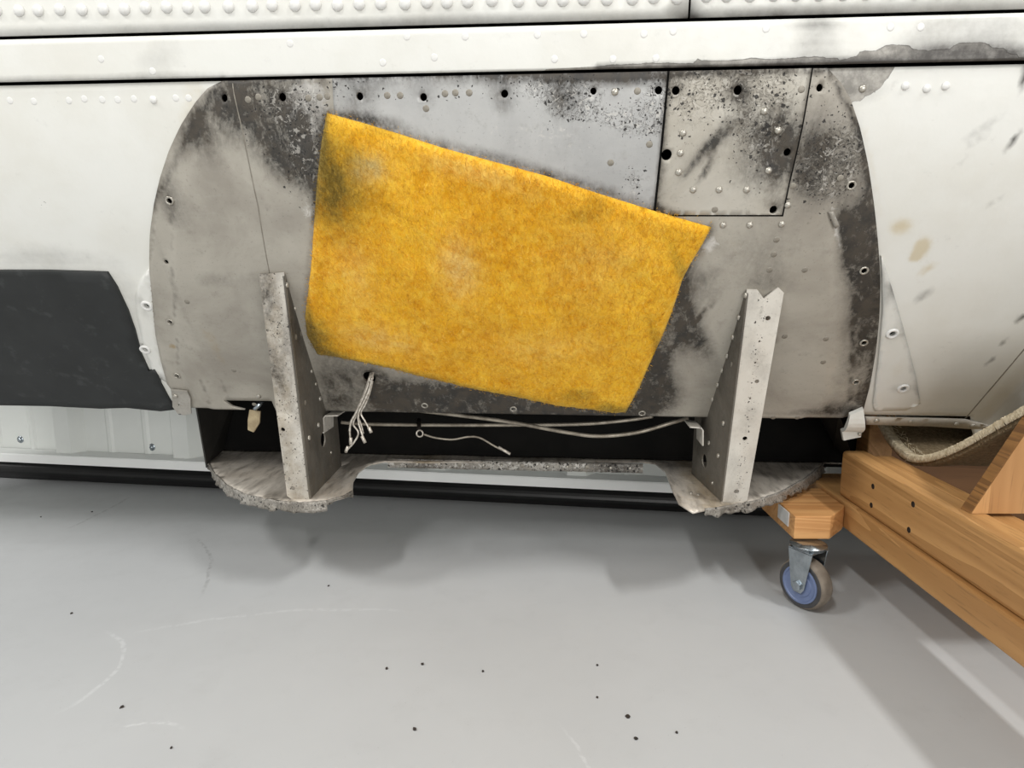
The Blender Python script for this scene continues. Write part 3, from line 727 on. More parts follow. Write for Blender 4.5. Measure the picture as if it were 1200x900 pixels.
w_D = wearmap(
    [ # top-left black staining
      (310, 125, 45, 28, -30, 0.75, R_), (350, 175, 45, 26, -40, 0.65, R_), (255, 120, 22, 14, 40, 0.35, R_), (225, 145, 20, 40, 30, 0.45, R_), (195, 210, 14, 60, 15, 0.3, R_), (345, 140, 34, 40, -35, 0.9, P_), (362, 185, 20, 34, 0, 1.0, P_), (370, 120, 24, 30, 0, 0.8, S_),
      (340, 200, 40, 14, -30, 0.35, R_), (250, 160, 40, 20, 20, 0.25, R_),
      (201, 240, 10, 18, 0, 0.45, R_), (205, 330, 6, 80, 0, 0.2, R_), (363, 245, 10, 12, 0, 0.7, S_), (345, 130, 18, 20, -30, 0.9, S_), (360, 165, 12, 34, -10, 0.7, S_), (325, 175, 20, 12, -20, 0.4, S_), (330, 115, 30, 12, 0, 0.8, P_),
      # left field, paler with streaks
      (255, 380, 50, 60, 0, 0.22, S_), (260, 300, 40, 60, 0, 0.15, S_), (300, 250, 30, 40, 0, 0.12, S_), (258, 405, 8, 40, 0, 0.45, Y_), (240, 385, 6, 40, 0, 0.4, Y_), (204, 403, 5, 4, 0, 1.3, Y_), (255, 325, 26, 9, 0, 0.3, R_), (300, 322, 22, 8, 0, 0.2, R_), (250, 240, 40, 16, 10, 0.12, R_), (290, 470, 50, 8, 0, 0.15, R_), (250, 466, 10, 18, -15, 0.35, S_),
      # lower dark sealant band
      (400, 440, 40, 18, 10, 0.22, R_), (470, 462, 60, 14, -8, 0.50, R_), (560, 462, 80, 18, -8, 0.8, R_), (660, 476, 70, 14, -6, 0.85, R_), (720, 478, 40, 10, 0, 0.8, R_), (395, 465, 20, 14, 0, 0.25, R_),
      # black adhesive right of the wool
      (800, 370, 18, 50, 28, 0.8, R_), (770, 440, 22, 46, 24, 0.95, R_), (752, 470, 30, 16, 20, 0.7, R_), (820, 395, 10, 36, 35, 0.55, R_), (835, 340, 14, 10, 40, 0.35, R_),
      # right flank
      (1010, 260, 12, 60, 5, 0.85, R_), (1016, 330, 12, 50, 0, 0.75, R_), (1010, 400, 14, 60, -6, 0.55, R_), (990, 290, 12, 40, 12, 0.35, R_), (1000, 470, 16, 24, 0, 0.5, R_), (972, 478, 22, 10, 0, 0.9, R_), (940, 478, 14, 4, 0, 0.5, R_), (1004, 350, 10, 50, 0, 0.25, R_),
      (990, 180, 22, 26, 0, 0.55, R_), (990, 180, 26, 30, 0, 0.95, P_), (955, 205, 36, 24, -20, 0.9, P_), (945, 180, 26, 40, 10, 0.75, R_), (965, 130, 26, 40, 0, 0.35, P_), (985, 140, 18, 40, 20, 0.3, S_), (975, 222, 30, 30, 0, 0.45, S_), (960, 225, 30, 14, -20, 0.3, R_),
      (980, 275, 5, 26, 22, 0.7, S_), (985, 262, 4, 20, 22, 0.8, R_), (992, 285, 4, 30, 20, 0.8, R_),
      (930, 380, 40, 60, 0, 0.14, S_), (870, 290, 40, 30, 0, 0.18, R_), (905, 300, 30, 30, 0, 0.18, R_), (780, 460, 20, 30, 20, 0.3, R_), (820, 450, 14, 30, 20, 0.2, S_), (895, 330, 30, 12, 0, 0.35, R_), (905, 395, 5, 4, 0, 0.6, R_), (860, 285, 14, 10, 0, 0.4, Y_), (830, 285, 14, 12, 40, 0.8, S_), (818, 290, 8, 14, 30, 0.5, Y_),
      (920, 480, 60, 4, 0, 0.25, R_), (700, 500, 30, 4, 0, 0.3, R_) ],
    [((434, 436), (470, 446), 10, 0.15, R_), ((386, 134), (372, 255), 6, 0.5, R_), ((372, 255), (360, 365), 5, 0.35, R_), ((832, 264), (798, 325), 5, 0.5, R_), ((178, 300), (186, 220), 2, 0.4, R_), ((260, 94), (183, 240), 3, 0.35, R_), ((1030, 330), (1005, 150), 3, 0.7, R_), ((1005, 150), (970, 84), 3, 0.7, R_), ((1030, 330), (1012, 478), 3, 0.5, R_),  # second to fourth lines: smears and painted shade along the wool's sides
     ((266, 92), (385, 90), 5, 0.7, R_), ((948, 82), (975, 81), 5, 0.8, R_), ((985, 262), (999, 330), 2, 0.6, R_), ((999, 330), (994, 470), 1.6, 0.4, R_), ((207, 345), (212, 440), 1.4, 0.4, R_), ((203, 250), (207, 345), 1.4, 0.3, R_), ((790, 400), (835, 350), 2, 0.6, R_), ((760, 450), (790, 400), 3, 0.5, R_), ((238, 442), (248, 470), 1.5, 0.5, R_), ((262, 442), (272, 470), 1.5, 0.35, R_)],
    [([(440, 438), (520, 446), (620, 466), (735, 482), (745, 500), (440, 500)], 16, 0.85, R_), ([(370, 400), (450, 420), (450, 500), (370, 500)], 14, 0.42, R_),
     ([(836, 318), (812, 345), (800, 400), (775, 430), (765, 500), (715, 500), (760, 400), (800, 312)], 12, 0.55, R_),
     ([(982, 250), (1024, 232), (1034, 320), (1026, 480), (996, 482), (1001, 350)], 8, 0.42, R_), ([(930, 160), (1006, 150), (1018, 200), (985, 225), (925, 215)], 14, 0.12, R_),
     ([(275, 92), (390, 90), (392, 240), (330, 205), (300, 165), (255, 150), (215, 165), (235, 120)], 18, 0.42, R_)])
V2h = [(*sk(x, y), r) for x, y, r in hole_pts]
skinD = sheet('bare_skin', Dpoly, M['bare'], fus, 0.002, 0.003, 0.0056, V2h, w_D, joggle, True, False)
sheet('skin_seam', [(274.4, 98), (275.6, 98), (286.6, 146), (295.5, 190), (306, 240), (319, 318), (318, 318), (304.8, 240), (294.4, 190), (285.4, 146)], M['rivet_d'], fus, 0.0049, 0.0004, 0.006, (), None, joggle)
tag(skinD, 'bare grey metal skin with black stains and corrosion')
# upper plate and access panel lie on it
w_P = wearmap([(345, 130, 40, 30, -30, 0.7, R_), (355, 175, 40, 30, -30, 0.6, R_), (300, 110, 26, 16, 0, 0.7, R_), (350, 135, 30, 34, -40, 1.0, P_), (368, 180, 14, 34, 0, 1.0, P_), (355, 150, 20, 40, -40, 0.6, S_), (425, 115, 18, 14, 0, 0.5, R_), (400, 105, 40, 14, 0, 0.35, P_),
               (440, 97, 80, 10, 0, 0.25, R_), (560, 100, 60, 12, 0, 0.25, P_), (592, 112, 14, 16, 0, 0.5, R_), (660, 115, 18, 18, 0, 0.7, R_), (662, 118, 20, 18, 0, 1.0, P_), (635, 105, 26, 10, 0, 0.85, P_), (690, 110, 20, 16, 0, 0.7, P_), (720, 140, 40, 9, -12, 0.95, P_), (755, 135, 24, 16, 20, 0.95, P_), (770, 115, 16, 24, 0, 0.95, P_), (650, 92, 80, 6, 0, 0.6, R_), (745, 92, 40, 8, 0, 0.55, R_), (745, 212, 10, 14, 0, 0.85, P_), (740, 225, 8, 10, 0, 0.5, S_),
               (660, 160, 80, 30, -6, 0.45, S_), (560, 150, 60, 20, -10, 0.22, S_), (480, 140, 50, 14, 0, 0.15, S_), (600, 187, 60, 6, -15, 0.3, R_), (700, 217, 60, 6, -15, 0.35, R_), (530, 170, 60, 6, -15, 0.25, R_), (440, 140, 30, 6, -10, 0.7, R_), (640, 190, 50, 6, -15, 0.3, Y_), (370, 98, 60, 5, 0, 0.35, S_), (290, 160, 14, 40, 0, 0.55, R_), (325, 205, 30, 8, -25, 0.3, R_), (500, 116, 12, 12, 0, 0.3, R_), (472, 155, 16, 10, 0, 0.2, R_)],
              [((392, 132), (520, 171), 4, 0.35, R_), ((520, 171), (640, 203), 4, 0.25, R_), ((640, 203), (765, 243), 4, 0.45, R_), ((280, 91), (780, 84), 5, 0.75, R_), ((640, 86), (780, 84), 8, 0.5, R_), ((780, 84), (764, 243), 1.5, 0.5, R_), ((277, 98), (302, 215), 1.5, 0.5, R_)])  # first three lines: shade painted along the wool's upper edge
zt_ = ZT - GAP
plate = sheet('upper_plate', [sk(392, 92)[:1] + (zt_,), sk(780.8, 84)[:1] + (zt_,), sk(764.8, 244), sk(600, 250), sk(400, 200)], M['plate'], fus, 0.0078, 0.0012, 0.0052,
              [(*sk(x, y), r) for x, y, r in ((424, 113, .0042), (498, 114, .0042), (592, 110, .0042), (695, 107, .0036), (770.5, 106, .0042))], w_P, None, True, False)
tag(plate, 'cool grey upper metal plate with pitted top edge')
w_A = wearmap([(840, 100, 70, 30, 0, 0.50, P_), (800, 110, 24, 40, 0, 0.55, P_), (868, 110, 40, 30, 0, 0.40, P_), (790, 105, 10, 12, 0, 0.5, R_), (862, 107, 12, 12, 0, 0.9, R_), (905, 120, 26, 36, -20, 0.5, P_), (895, 178, 36, 28, -30, 0.6, R_), (915, 180, 18, 22, 0, 0.6, R_), (900, 150, 16, 20, 0, 0.35, R_), (880, 130, 40, 26, -20, 0.22, R_), (900, 190, 8, 16, 0, 0.6, S_), (890, 165, 24, 30, 0, 0.8, P_), (895, 170, 12, 22, 10, 0.6, S_), (830, 165, 30, 8, 35, 0.25, R_), (815, 190, 30, 5, 45, 0.35, R_), (840, 160, 36, 4, 40, 0.35, R_), (825, 200, 16, 3, 55, 0.4, R_), (862, 155, 30, 26, 0, 0.25, Y_), (830, 140, 60, 26, 0, 0.2, S_), (920, 150, 14, 30, 0, 0.4, R_), (885, 210, 40, 14, -10, 0.2, R_), (840, 230, 50, 12, 0, 0.18, S_), (800, 135, 30, 10, 0, 0.25, S_), (925, 95, 26, 14, 0, 0.25, S_), (830, 88, 60, 4, 0, 0.4, R_), (775, 190, 6, 60, 0, 0.3, R_), (910, 238, 10, 8, 0, 0.5, R_)],
              [((765, 243), (800, 253), 6, 0.9, R_), ((784, 84), (950, 81), 5, 0.7, R_), ((800, 205), (850, 140), 2.5, 0.35, R_), ((822, 205), (838, 165), 2.5, 0.5, R_), ((784, 86), (768, 240), 2, 0.35, R_), ((946, 86), (915, 248), 2, 0.5, R_)])
sheet('seam_shade_sheet', [sk(779.6, 84)[:1] + (zt_,), sk(950, 80)[:1] + (zt_,), sk(938, 150), sk(923, 215), sk(915.6, 251), sk(763, 251)], M['interior'], fus, 0.0068, 0.0014, 0.006,
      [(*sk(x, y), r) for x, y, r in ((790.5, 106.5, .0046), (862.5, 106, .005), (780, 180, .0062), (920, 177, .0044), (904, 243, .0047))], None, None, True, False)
acc = sheet('access_panel', [sk(783.4, 84)[:1] + (zt_,), sk(948, 80)[:1] + (zt_,), sk(936, 150), sk(921, 215), sk(914, 249), sk(767, 249)], M['patch'], fus, 0.0074, 0.0016, 0.0045,
            [(*sk(x, y), r) for x, y, r in ((790.5, 106.5, .0044), (862.5, 106, .0048), (780, 180, .0060), (920, 177, .0042), (904, 243, .0045))], w_A, None, True, False)
tag(acc, 'pitted access panel in the upper right')
# lower band behind the cable hole
for x, y in ((201, 234), (201, 375), (209, 438), (996, 216), (1011, 315), (1011, 399), (1002, 445)): on_hull('eyelet', RING['metal'], x, y, skinD, 0.005)
for x, y in ((498.5, 471), (602, 475), (752, 480)): on_hull('eyelet', RING['metal'], x, y, skinD, 0.0078)

hdull = lambda pts, par, off: [on_hull('rivet', RV['dull'], x, y, par, off) for x, y in pts]
hdull(((294, 117), (306, 114), (364, 115), (377, 114), (386, 113)), skinD, 0.0078)
hdull(((456, 112), (471, 112), (523, 110), (535, 109), (551, 109), (746, 107), (715, 189), (501, 127), (760, 168)), plate, 0.009)
on_hull('rivet', RV['met'], 720, 108, plate, 0.009)
for x, y in ((799, 155), (796, 178), (794, 200), (811, 220), (841, 220), (873, 220), (893, 130), (909, 152), (898, 198)): on_hull('rivet', RV['met'], x, y, acc, 0.009)
on_hull('rivet', RV['dull'], 936, 105, acc, 0.009); on_hull('rivet', RV['dull'], 836, 243, acc, 0.009)
for x, y in ((921, 238), (914, 260), (877, 261), (846, 261)): on_hull('rivet', RV['met'], x, y, skinD, 0.0078)
hdull(((908, 278), (905, 295), (900, 313), (941, 313), (927, 216), (966, 393), (918, 390), (963, 420), (933, 485), (905, 485), (982, 207), (300, 470), (222, 350), (276, 430)), skinD, 0.0078)
on_hull('rivet', RV['met'], 305, 460, skinD, 0.0078)
# slots rubbed into the right flank (two short stiffening beads)
sheet('bead', [(968, 246), (974, 245), (981, 262), (976, 265)], M['lip'], fus, 0.0075, 0.0015, 0.004, (), wearmap([(975, 255, 10, 10, 0, 0.5, S_)]))

#@@TRAY
# --- the tray: a horizontal bay floor with a torn lip, cut out in front
wl_ = sk(337, 322); wr_ = sk(873, 340)                    # planes of the two webs (u)
UWL, UWR = wl_[0], wr_[0]
def on_u(x, y, u):
    r = w2f(ray(x, y)); p = r * (u / r.x); return Vector((p.x, p.y, p.z + CAMZ))
bl, br = on_u(363, 586, UWL), on_u(846, 588, UWR)
ZTR = (bl.z + br.z) / 2
def trp(x, y, dz=0.0): 
    p = w2f(on_z(x, y, ZTR + dz)); return (p.x, p.y)
outl = [(245, 543), (250, 553), (266, 569), (286, 579), (310, 585), (332, 588), (360, 589), (383, 587), (404, 581), (413, 575), (414, 562), (420, 553), (432, 545), (450, 541)]
outr = [(752, 541), (768, 543), (780, 552), (787, 572), (795, 590), (812, 600), (826, 597), (848, 594), (880, 588), (912, 578), (942, 562), (962, 546), (972, 531)]
pl_, pr_ = [trp(*p) for p in outl], [trp(*p) for p in outr]
YBK = 1.175
ptl = pl_[0]; ptr = pr_[-1]
tray_poly = [(ptl[0] - 0.02, YBK)] + pl_ + pr_ + [(ptr[0] + 0.02, YBK)]
V2, T = triangulate(tray_poly, [], 0.012)
def traymap(U, z): return np.stack([U[:, 0] * CA + U[:, 1] * SA, -U[:, 0] * SA + U[:, 1] * CA, np.full(len(U), z)], 1)
wt = np.zeros((len(V2), 4)); 
dfront = edge_dist(V2, tray_poly)
wt[:, 0] = np.clip((V2[:, 1] - 1.08) / 0.12, 0, 1) * 0.4 + 0.2 * np.exp(-(np.abs(V2[:, 0]) / 0.2) ** 4)  # darker towards the back and across the middle
wt[:, 2] = 0.35 * np.exp(-((np.abs(V2[:, 0]) - 0.36) / 0.06) ** 2) * np.clip((1.1 - V2[:, 1]) / 0.15, 0, 1)
wt[:, 3] = 0.7 * np.exp(-((V2[:, 0] + 0.235) / 0.04) ** 2) + 0.7 * np.exp(-((V2[:, 0] - 0.225) / 0.04) ** 2)
zt1 = np.full(len(V2), ZTR); 
top = traymap(V2, ZTR); bot = traymap(V2, ZTR - 0.003)
for a_ in (top, bot):
    for i in range(len(V2)):
        a_[i, 2] += 0.003 * noise.noise(Vector((V2[i, 0] * 14, V2[i, 1] * 14, 3)))
V, Fc = solidify(V2, T, top, bot)
tray = obj('tray', V, Fc, M['tray'], fus, False, np.concatenate([wt, wt]))
tray.data.polygons.foreach_set('use_smooth', [True] * len(tray.data.polygons))
tag(tray, 'dull metal tray with a ragged front lip')
def lip(name, pts, drops, thick=0.0022, jag=0.004, par=tray):
    P = []
    for i in range(len(pts) - 1):
        (x0, y0), (x1, y1) = pts[i], pts[i + 1]; n = max(2, int(math.hypot(x1 - x0, y1 - y0) / 0.004))
        for k in range(n): P.append((x0 + (x1 - x0) * k / n, y0 + (y1 - y0) * k / n, i + k / n))
    P.append((*pts[-1], len(pts) - 1.0)); n = len(P); V = []; nl = 5
    for side in (0, 1):
        for j in range(nl):
            for i, (u, Y, t) in enumerate(P):
                a = P[max(i - 1, 0)]; b = P[min(i + 1, n - 1)]; tx, ty = b[0] - a[0], b[1] - a[1]; L = math.hypot(tx, ty) + 1e-9
                nx, ny = ty / L, -tx / L
                if ny > 0: nx, ny = -nx, -ny
                dp = np.interp(t, range(len(drops)), drops) + jag * (noise.noise(Vector((u * 55, Y * 55, 7))) + 0.35 * noise.noise(Vector((u * 170, Y * 170, 2))))
                f = j / (nl - 1)
                wob = 0.006 * f * noise.noise(Vector((u * 90, Y * 90, f * 3)))
                o_ = 0.0015 + wob - side * thick
                V.append(f2w(u + nx * o_, Y + ny * o_, ZTR + 0.0012 - dp * f + 0.0012 * noise.noise(Vector((u * 120, Y * 80, f * 4)))))
    Fc = []; st = nl * n
    for j in range(nl - 1):
        for i in range(n - 1):
            a = j * n + i; Fc += [(a, a + 1, a + n + 1, a + n), (st + a + n, st + a + n + 1, st + a + 1, st + a)]
    for i in range(n - 1):
        Fc += [(i, st + i, st + i + 1, i + 1), ((nl - 1) * n + i, (nl - 1) * n + i + 1, st + (nl - 1) * n + i + 1, st + (nl - 1) * n + i)]
    wr2 = np.zeros((len(V), 4)); wr2[:, 1] = 0.75; wr2[:, 0] = 0.35; wr2[:, 2] = 0.35
    o = obj(name, V, Fc, M['lip'], par, True, wr2); return fixn(o)
lip('torn_lip', pl_[:8], [0.006, 0.012, 0.016, 0.017, 0.017, 0.016, 0.017, 0.017])
lip('torn_lip', pr_[6:], [0.012, 0.013, 0.015, 0.016, 0.018, 0.022, 0.006], jag=0.005)
lip('torn_lip', pl_[7:10], [0.008, 0.004, 0.010], jag=0.003)
# back edge of the cut-out: riveted angle strip
ua, ub, Ye = trp(452, 541)[0], trp(752, 541)[0], (trp(452, 541)[1] + trp(752, 541)[1]) / 2
V, Fc = [], []
def uy_box(u0, u1, Y0, Y1, z0, z1):
    V = [tuple(f2w(u, Y, z)) for z in (z0, z1) for Y in (Y0, Y1) for u in (u0, u1)]
    return V, box_vf(0, 1, 0, 1, 0, 1)[1]
def wgrid_strip(u0, u1, Y, z0, z1, n):
    V, Fc = [], []
    for Yk in (Y - 0.0015, Y + 0.001):
        for j in range(4):
            for i in range(n + 1):
                u = u0 + (u1 - u0) * i / n; V.append(f2w(u, Yk - 0.0015 * noise.noise(Vector((u * 60, j * 0.7, 1))), z0 + (z1 - z0) * j / 3 + (0.0012 * noise.noise(Vector((u * 130, j, 2))) if j == 0 else 0)))
    m = 4 * (n + 1)
    for j in range(3):
        for i in range(n):
            a = j * (n + 1) + i; Fc += [(a, a + 1, a + n + 2, a + n + 1), (m + a + n + 1, m + a + n + 2, m + a + 1, m + a)]
    for i in range(n):
        a = 3 * (n + 1) + i; Fc += [(i, m + i, m + i + 1, i + 1), (a, a + 1, m + a + 1, m + a)]
    return V, Fc
V, Fc = wgrid_strip(ua, ub, Ye - 0.002, ZTR - 0.015, ZTR + 0.0015, 120)
wv = np.zeros((len(V), 4)); Va = np.array([tuple(v) for v in V]); wv[:, 1] = 0.7; wv[:, 2] = 0.55; wv[:, 0] = 0.15 + 0.5 * np.exp(-((Va[:, 0] - 0.18) / 0.04) ** 2) + 0.4 * np.exp(-((Va[:, 0] + 0.16) / 0.03) ** 2)
strip = obj('edge_strip', V, Fc, M['lip'], tray, True, wv)
for i in range(12):
    u = ua + (ub - ua) * (i + 0.5) / 12 + random.uniform(-.004, .004)
    place('rivet', RV['tiny'] if i % 3 else RV['dull'], f2w(u, Ye - 0.0045, ZTR - 0.006), f2w(0, -1, 0), strip)
# side webs of the bay, behind the flanks
for pt, sgn in ((ptl, -1), (ptr, 1)):
    e = (pt[0] + sgn * 0.004, pt[1])
    top_u = (sk(231, 480) if sgn < 0 else sk(984, 488))[0]
    poly = [f2w(e[0], e[1], ZTR - 0.008), f2w(top_u, float(prof(ZB)) + 0.004, ZB + 0.004), f2w(top_u, YBK, ZB + 0.004), f2w(pt[0] + sgn * 0.02, YBK, ZTR - 0.008)]
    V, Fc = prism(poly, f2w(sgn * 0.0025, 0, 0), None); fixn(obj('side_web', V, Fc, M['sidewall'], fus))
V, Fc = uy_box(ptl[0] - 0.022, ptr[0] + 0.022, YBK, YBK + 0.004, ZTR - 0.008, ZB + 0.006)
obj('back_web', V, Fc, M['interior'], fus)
for x, y in ((855, 552), (891, 534), (797, 585), (810, 578), (818, 470 + 110)):
    p = on_z(x, y, ZTR); 
    if w2f(p).y > 0.9: place('rivet', RV['tiny'], p, (0, 0, 1), tray)

#@@BRACKETS
# --- two gusset brackets: sloping front flange, side web, rivets
def bracket(uw, sgn, top_px, bot_px, wtop, wbot, flange_wear, holes, rivs, tip, tilt):
    ft = on_u(*top_px, uw); fb = on_u(*bot_px, uw)
    def Yf(z): return Yb + (Yt - Yb) * (z - zb) / (zt2 - zb)          # front edge of the web
    def on_w(x, y):
        u = uw
        for _ in range(12):
            p = on_u(x, y, u); u = uw + tilt * (p.y - Yf(p.z))
        return p
    Yt, zt2 = float(prof(ft.z)) - 0.012, ft.z
    Yb, zb = fb.y, ZTR + 0.001
    # web in the plane u = uw
    zsk = np.linspace(zt2 - 0.004, ZB, 14)
    rear = [(float(prof(z)) - 0.006, z) for z in zsk]
    tail = float(prof(ZB)) + (0.05)
    web2 = [(Yb, zb), (Yt, zt2 - 0.006), (Yt + 0.004, zt2 + 0.001)] + rear + [(tail, ZB - 0.004), (tail + 0.012, zb)]
    hc = on_w(*holes['web'][:2])
    V2, T = triangulate(web2, [circle(hc.y, hc.z, holes['web'][2], 18)], 0.012)
    th = 0.0022
    def m(U, u): return np.array([tuple(f2w(u + tilt * (a - Yf(b)), a, b)) for a, b in U])
    s = -sgn * th
    if sgn < 0: topv, botv = m(V2, uw + th / 2), m(V2, uw - th / 2)
    else: topv, botv = m(V2, uw - th / 2), m(V2, uw + th / 2)
    V, Fc = solidify(V2, T, topv, botv)
    wb = np.zeros((len(V2), 4)); wb[:, 0] = 0.35 * np.exp(-((V2[:, 1] - 0.42) / 0.05) ** 2) + 0.2; wb[:, 2] = 0.05
    wb[:, 3] = 0.3 * np.clip((0.3 - V2[:, 1]) / 0.12, 0, 1)
    # flange sheet (u across, s along the sloping front)
    ax = Vector((0, Yb - Yt, zb - zt2)); L = ax.length; ax.normalize()
    out = Vector((0, ax.z, -ax.y)); 
    if out.y > 0: out = -out
    n = 40
    poly = []
    e0 = [(0, 0), ]
    pts = [(sgn * -0.001, 0)] + tip(wtop, sgn) + [(sgn * wbot * 1.0, L - 0.004), (sgn * (wbot - 0.006), L + 0.001), (sgn * -0.001, L + 0.001)]
    hl = []
    for hx, hy, hr in holes['flange']:
        # find (u,s) on the flange plane
        r = w2f(ray(hx, hy)); p0 = Vector((uw, Yt, zt2 - CAMZ)); t = p0.dot(out) / r.dot(out); q = r * t
        hl.append(circle(q.x - uw, (Vector((0, q.y, q.z)) - Vector((0, Yt, zt2 - CAMZ))).dot(ax), hr, 12))
    V2f, Tf = triangulate(pts, hl, 0.004)
    def fm(U, o_):
        return np.array([tuple(f2w(uw + a, Yt + ax.y * b + out.y * o_, zt2 + ax.z * b + out.z * o_)) for a, b in U])
    Vf, Ff = solidify(V2f, Tf, fm(V2f, 0.0), fm(V2f, -0.0028))
    wf = np.array([flange_wear(abs(a), b / L) for a, b in V2f])
    fl_o = fixn(obj('gusset_bracket', Vf, Ff, M['bracket'], fus, False, np.concatenate([wf, wf])))
    tag(fl_o, 'pale worn bracket flange with screw holes')
    wo = fixn(obj('web', V, Fc, M['web'], fl_o, False, np.concatenate([wb, wb])))
    nrmw = f2w(-sgn, 0, 0)
    for x, y, k in rivs:
        p = on_w(x, y); place('rivet', RV[k], f2w(p.x - sgn * th / 2, p.y, p.z), nrmw, fl_o)
    return fl_o
def nz(a, b, s, seed): return noise.noise(Vector((a * s, b * s, seed)))
def fw_l(a, t):
    inner = math.exp(-(a / 0.008) ** 2)
    return (0.30 + 0.45 * nz(a * 40, t * 6, 1, 2) + 0.22 * (1 - inner) * (t < 0.6), 0.3 + 0.3 * nz(a * 30, t * 14, 1, 5), 0.25 * inner + 0.1 * (t > 0.55), 0.5 * (1 - inner))
def fw_r(a, t):
    return (0.12 + 0.2 * nz(a * 40, t * 8, 1, 3), 0.40 * math.exp(-((a - 0.022) / 0.006) ** 2), 0.05, 0.03)
bkl = bracket(UWL, -1, (333, 319), (363, 586), 0.034, 0.034, fw_l,
              {'web': (378, 515, 0.012), 'flange': ((306.5, 344.5, .0032), (313.5, 387, .002), (318.5, 428, .0032), (331.5, 503.5, .0032), (343, 572, .0034), (332, 579, .0018))},
              ((335, 334, 'met'), (345, 361, 'met'), (346, 395, 'dull'), (352, 391, 'dull'), (364, 435, 'tiny'), (369, 450, 'tiny'), (374, 467, 'met'), (357, 472, 'dull'), (372, 498, 'met'), (361, 513, 'met'), (387, 530, 'tiny')),
              lambda wd, s: [(s * wd, 0.003)], -0.05)
bkr = bracket(UWR, 1, (873, 339), (846, 588), 0.046, 0.036, fw_r,
              {'web': (826, 540, 0.011), 'flange': ((900, 373, .0034), (887, 447, .0030), (873, 514, .0034), (863, 576, .0036), (890, 400, .0015), (879, 467, .0016), (885, 425, .0014))},
              ((875, 346, 'met'), (867, 372, 'met'), (860, 395, 'met'), (853, 417, 'met'), (858, 427, 'dull'), (847, 434, 'met'), (842, 451, 'met'), (836, 468, 'met'), (829, 485, 'met'), (849, 496, 'met'), (832, 519, 'met'), (843, 534, 'met'), (836, 566, 'tiny')),
              lambda wd, s: [(s * 0.012, 0.0), (s * 0.022, 0.012), (s * 0.038, -0.003), (s * wd, 0.004)], -0.13)
# bent clips on the inner faces of the webs
def clip(uw, sgn, px_, wid):
    p = on_u(*px_, uw); Y, z = p.y, p.z
    u1 = uw - sgn * 0.0015
    Vs = []
    seq = [(u1, z - 0.030), (u1 - sgn * 0.001, z - 0.006), (u1 - sgn * 0.005, z - 0.001), (u1 - sgn * wid, z)]
    V, Fc = [], []
    for dY in (0.0, 0.045):
        for k in (0, 1):
            for (u, q) in seq: V.append(f2w(u - (sgn * 0.0022 if k and q < z - 0.003 else 0), Y + dY, q - (0.0022 if k and q >= z - 0.003 else 0)))
    n = 4
    for i in range(n - 1):
        Fc += [(i, i + 1, 2 * n + i + 1, 2 * n + i), (n + i + 1, n + i, 3 * n + i, 3 * n + i + 1), (i, n + i, n + i + 1, i + 1), (2 * n + i, 2 * n + i + 1, 3 * n + i + 1, 3 * n + i)]
    Fc += [(0, 2 * n, 3 * n, n), (n - 1, 2 * n - 1, 4 * n - 1, 3 * n - 1)]
    return fixn(obj('angle_clip', V, Fc, M['bracket'], fus, False, np.full((len(V), 4), 0.12)))
clip(UWL - 0.007, -1, (376, 486), 0.026); clip(UWR - 0.019, 1, (827, 500), 0.022)
# hanging tabs at both lower corners
def tab(pts, par, riv, off, curl):
    P = [sk(*p) for p in pts]
    V2, T = triangulate(P, [], 0.006)
    zz0 = V2[:, 1].max()
    o_ = off + curl * np.clip((zz0 - V2[:, 1]) / 0.03, 0, 1) ** 2
    V, Fc = solidify(V2, T, hull_arr(V2, o_), hull_arr(V2, o_ - 0.0022))
    o = obj('hanging_tab', V, Fc, M['lip'], fus, False, np.tile([0.15, 0.1, 0.4, 0.1], (len(V), 1)))
    on_hull('rivet', RV['met'], *riv, o, off + 0.0005)
tab([(203, 452), (222, 454), (226, 462), (228, 478), (221, 480), (213, 479), (206, 470)], fus, (208.5, 459), 0.009, 0.004)
# right tab: a bent strap with depth
tp = [sk(*p) for p in ((992, 477), (1009, 473), (1008, 490), (1005, 510), (985, 514), (982, 498))]
V2, T = triangulate(tp, [], 0.006); zz0 = V2[:, 1].max()
o_ = 0.012 + 0.012 * np.sin(np.clip((zz0 - V2[:, 1]) / 0.045, 0, 1) * math.pi)
V, Fc = solidify(V2, T, hull_arr(V2, o_), hull_arr(V2, o_ - 0.006))
rt = obj('hanging_tab', V, Fc, M['white'], fus, False, np.tile([0.12, 0.1, 0.0, 0.25], (len(V), 1)))
on_hull('rivet', RV['met'], 1003, 481, rt, 0.016); on_hull('rivet', RV['tiny'], 1003, 506, rt, 0.014)

# lever and chrome fitting in the notch
Yl = 1.02
def on_Y(x, y, Y):
    r = w2f(ray(x, y)); p = r * (Y / r.y); return f2w(p.x, p.y, p.z + CAMZ)
lv = [on_Y(*p, Yl) for p in ((292, 480), (305, 482), (304, 496), (297, 507), (290, 504), (290, 492))]
V, Fc = prism(lv, f2w(0, 0.004, 0), None); bevel(fixn(obj('release_lever', V, Fc, M['tan'], fus)), 0.001)
V, Fc = tube_vf([on_Y(298, 480, Yl - 0.006), on_Y(303, 475, Yl - 0.004), on_Y(308, 470, Yl)], [0.0032, 0.0042, 0.0036], 10)
lf = obj('latch_pin', V, Fc, M['steel'], fus, True)

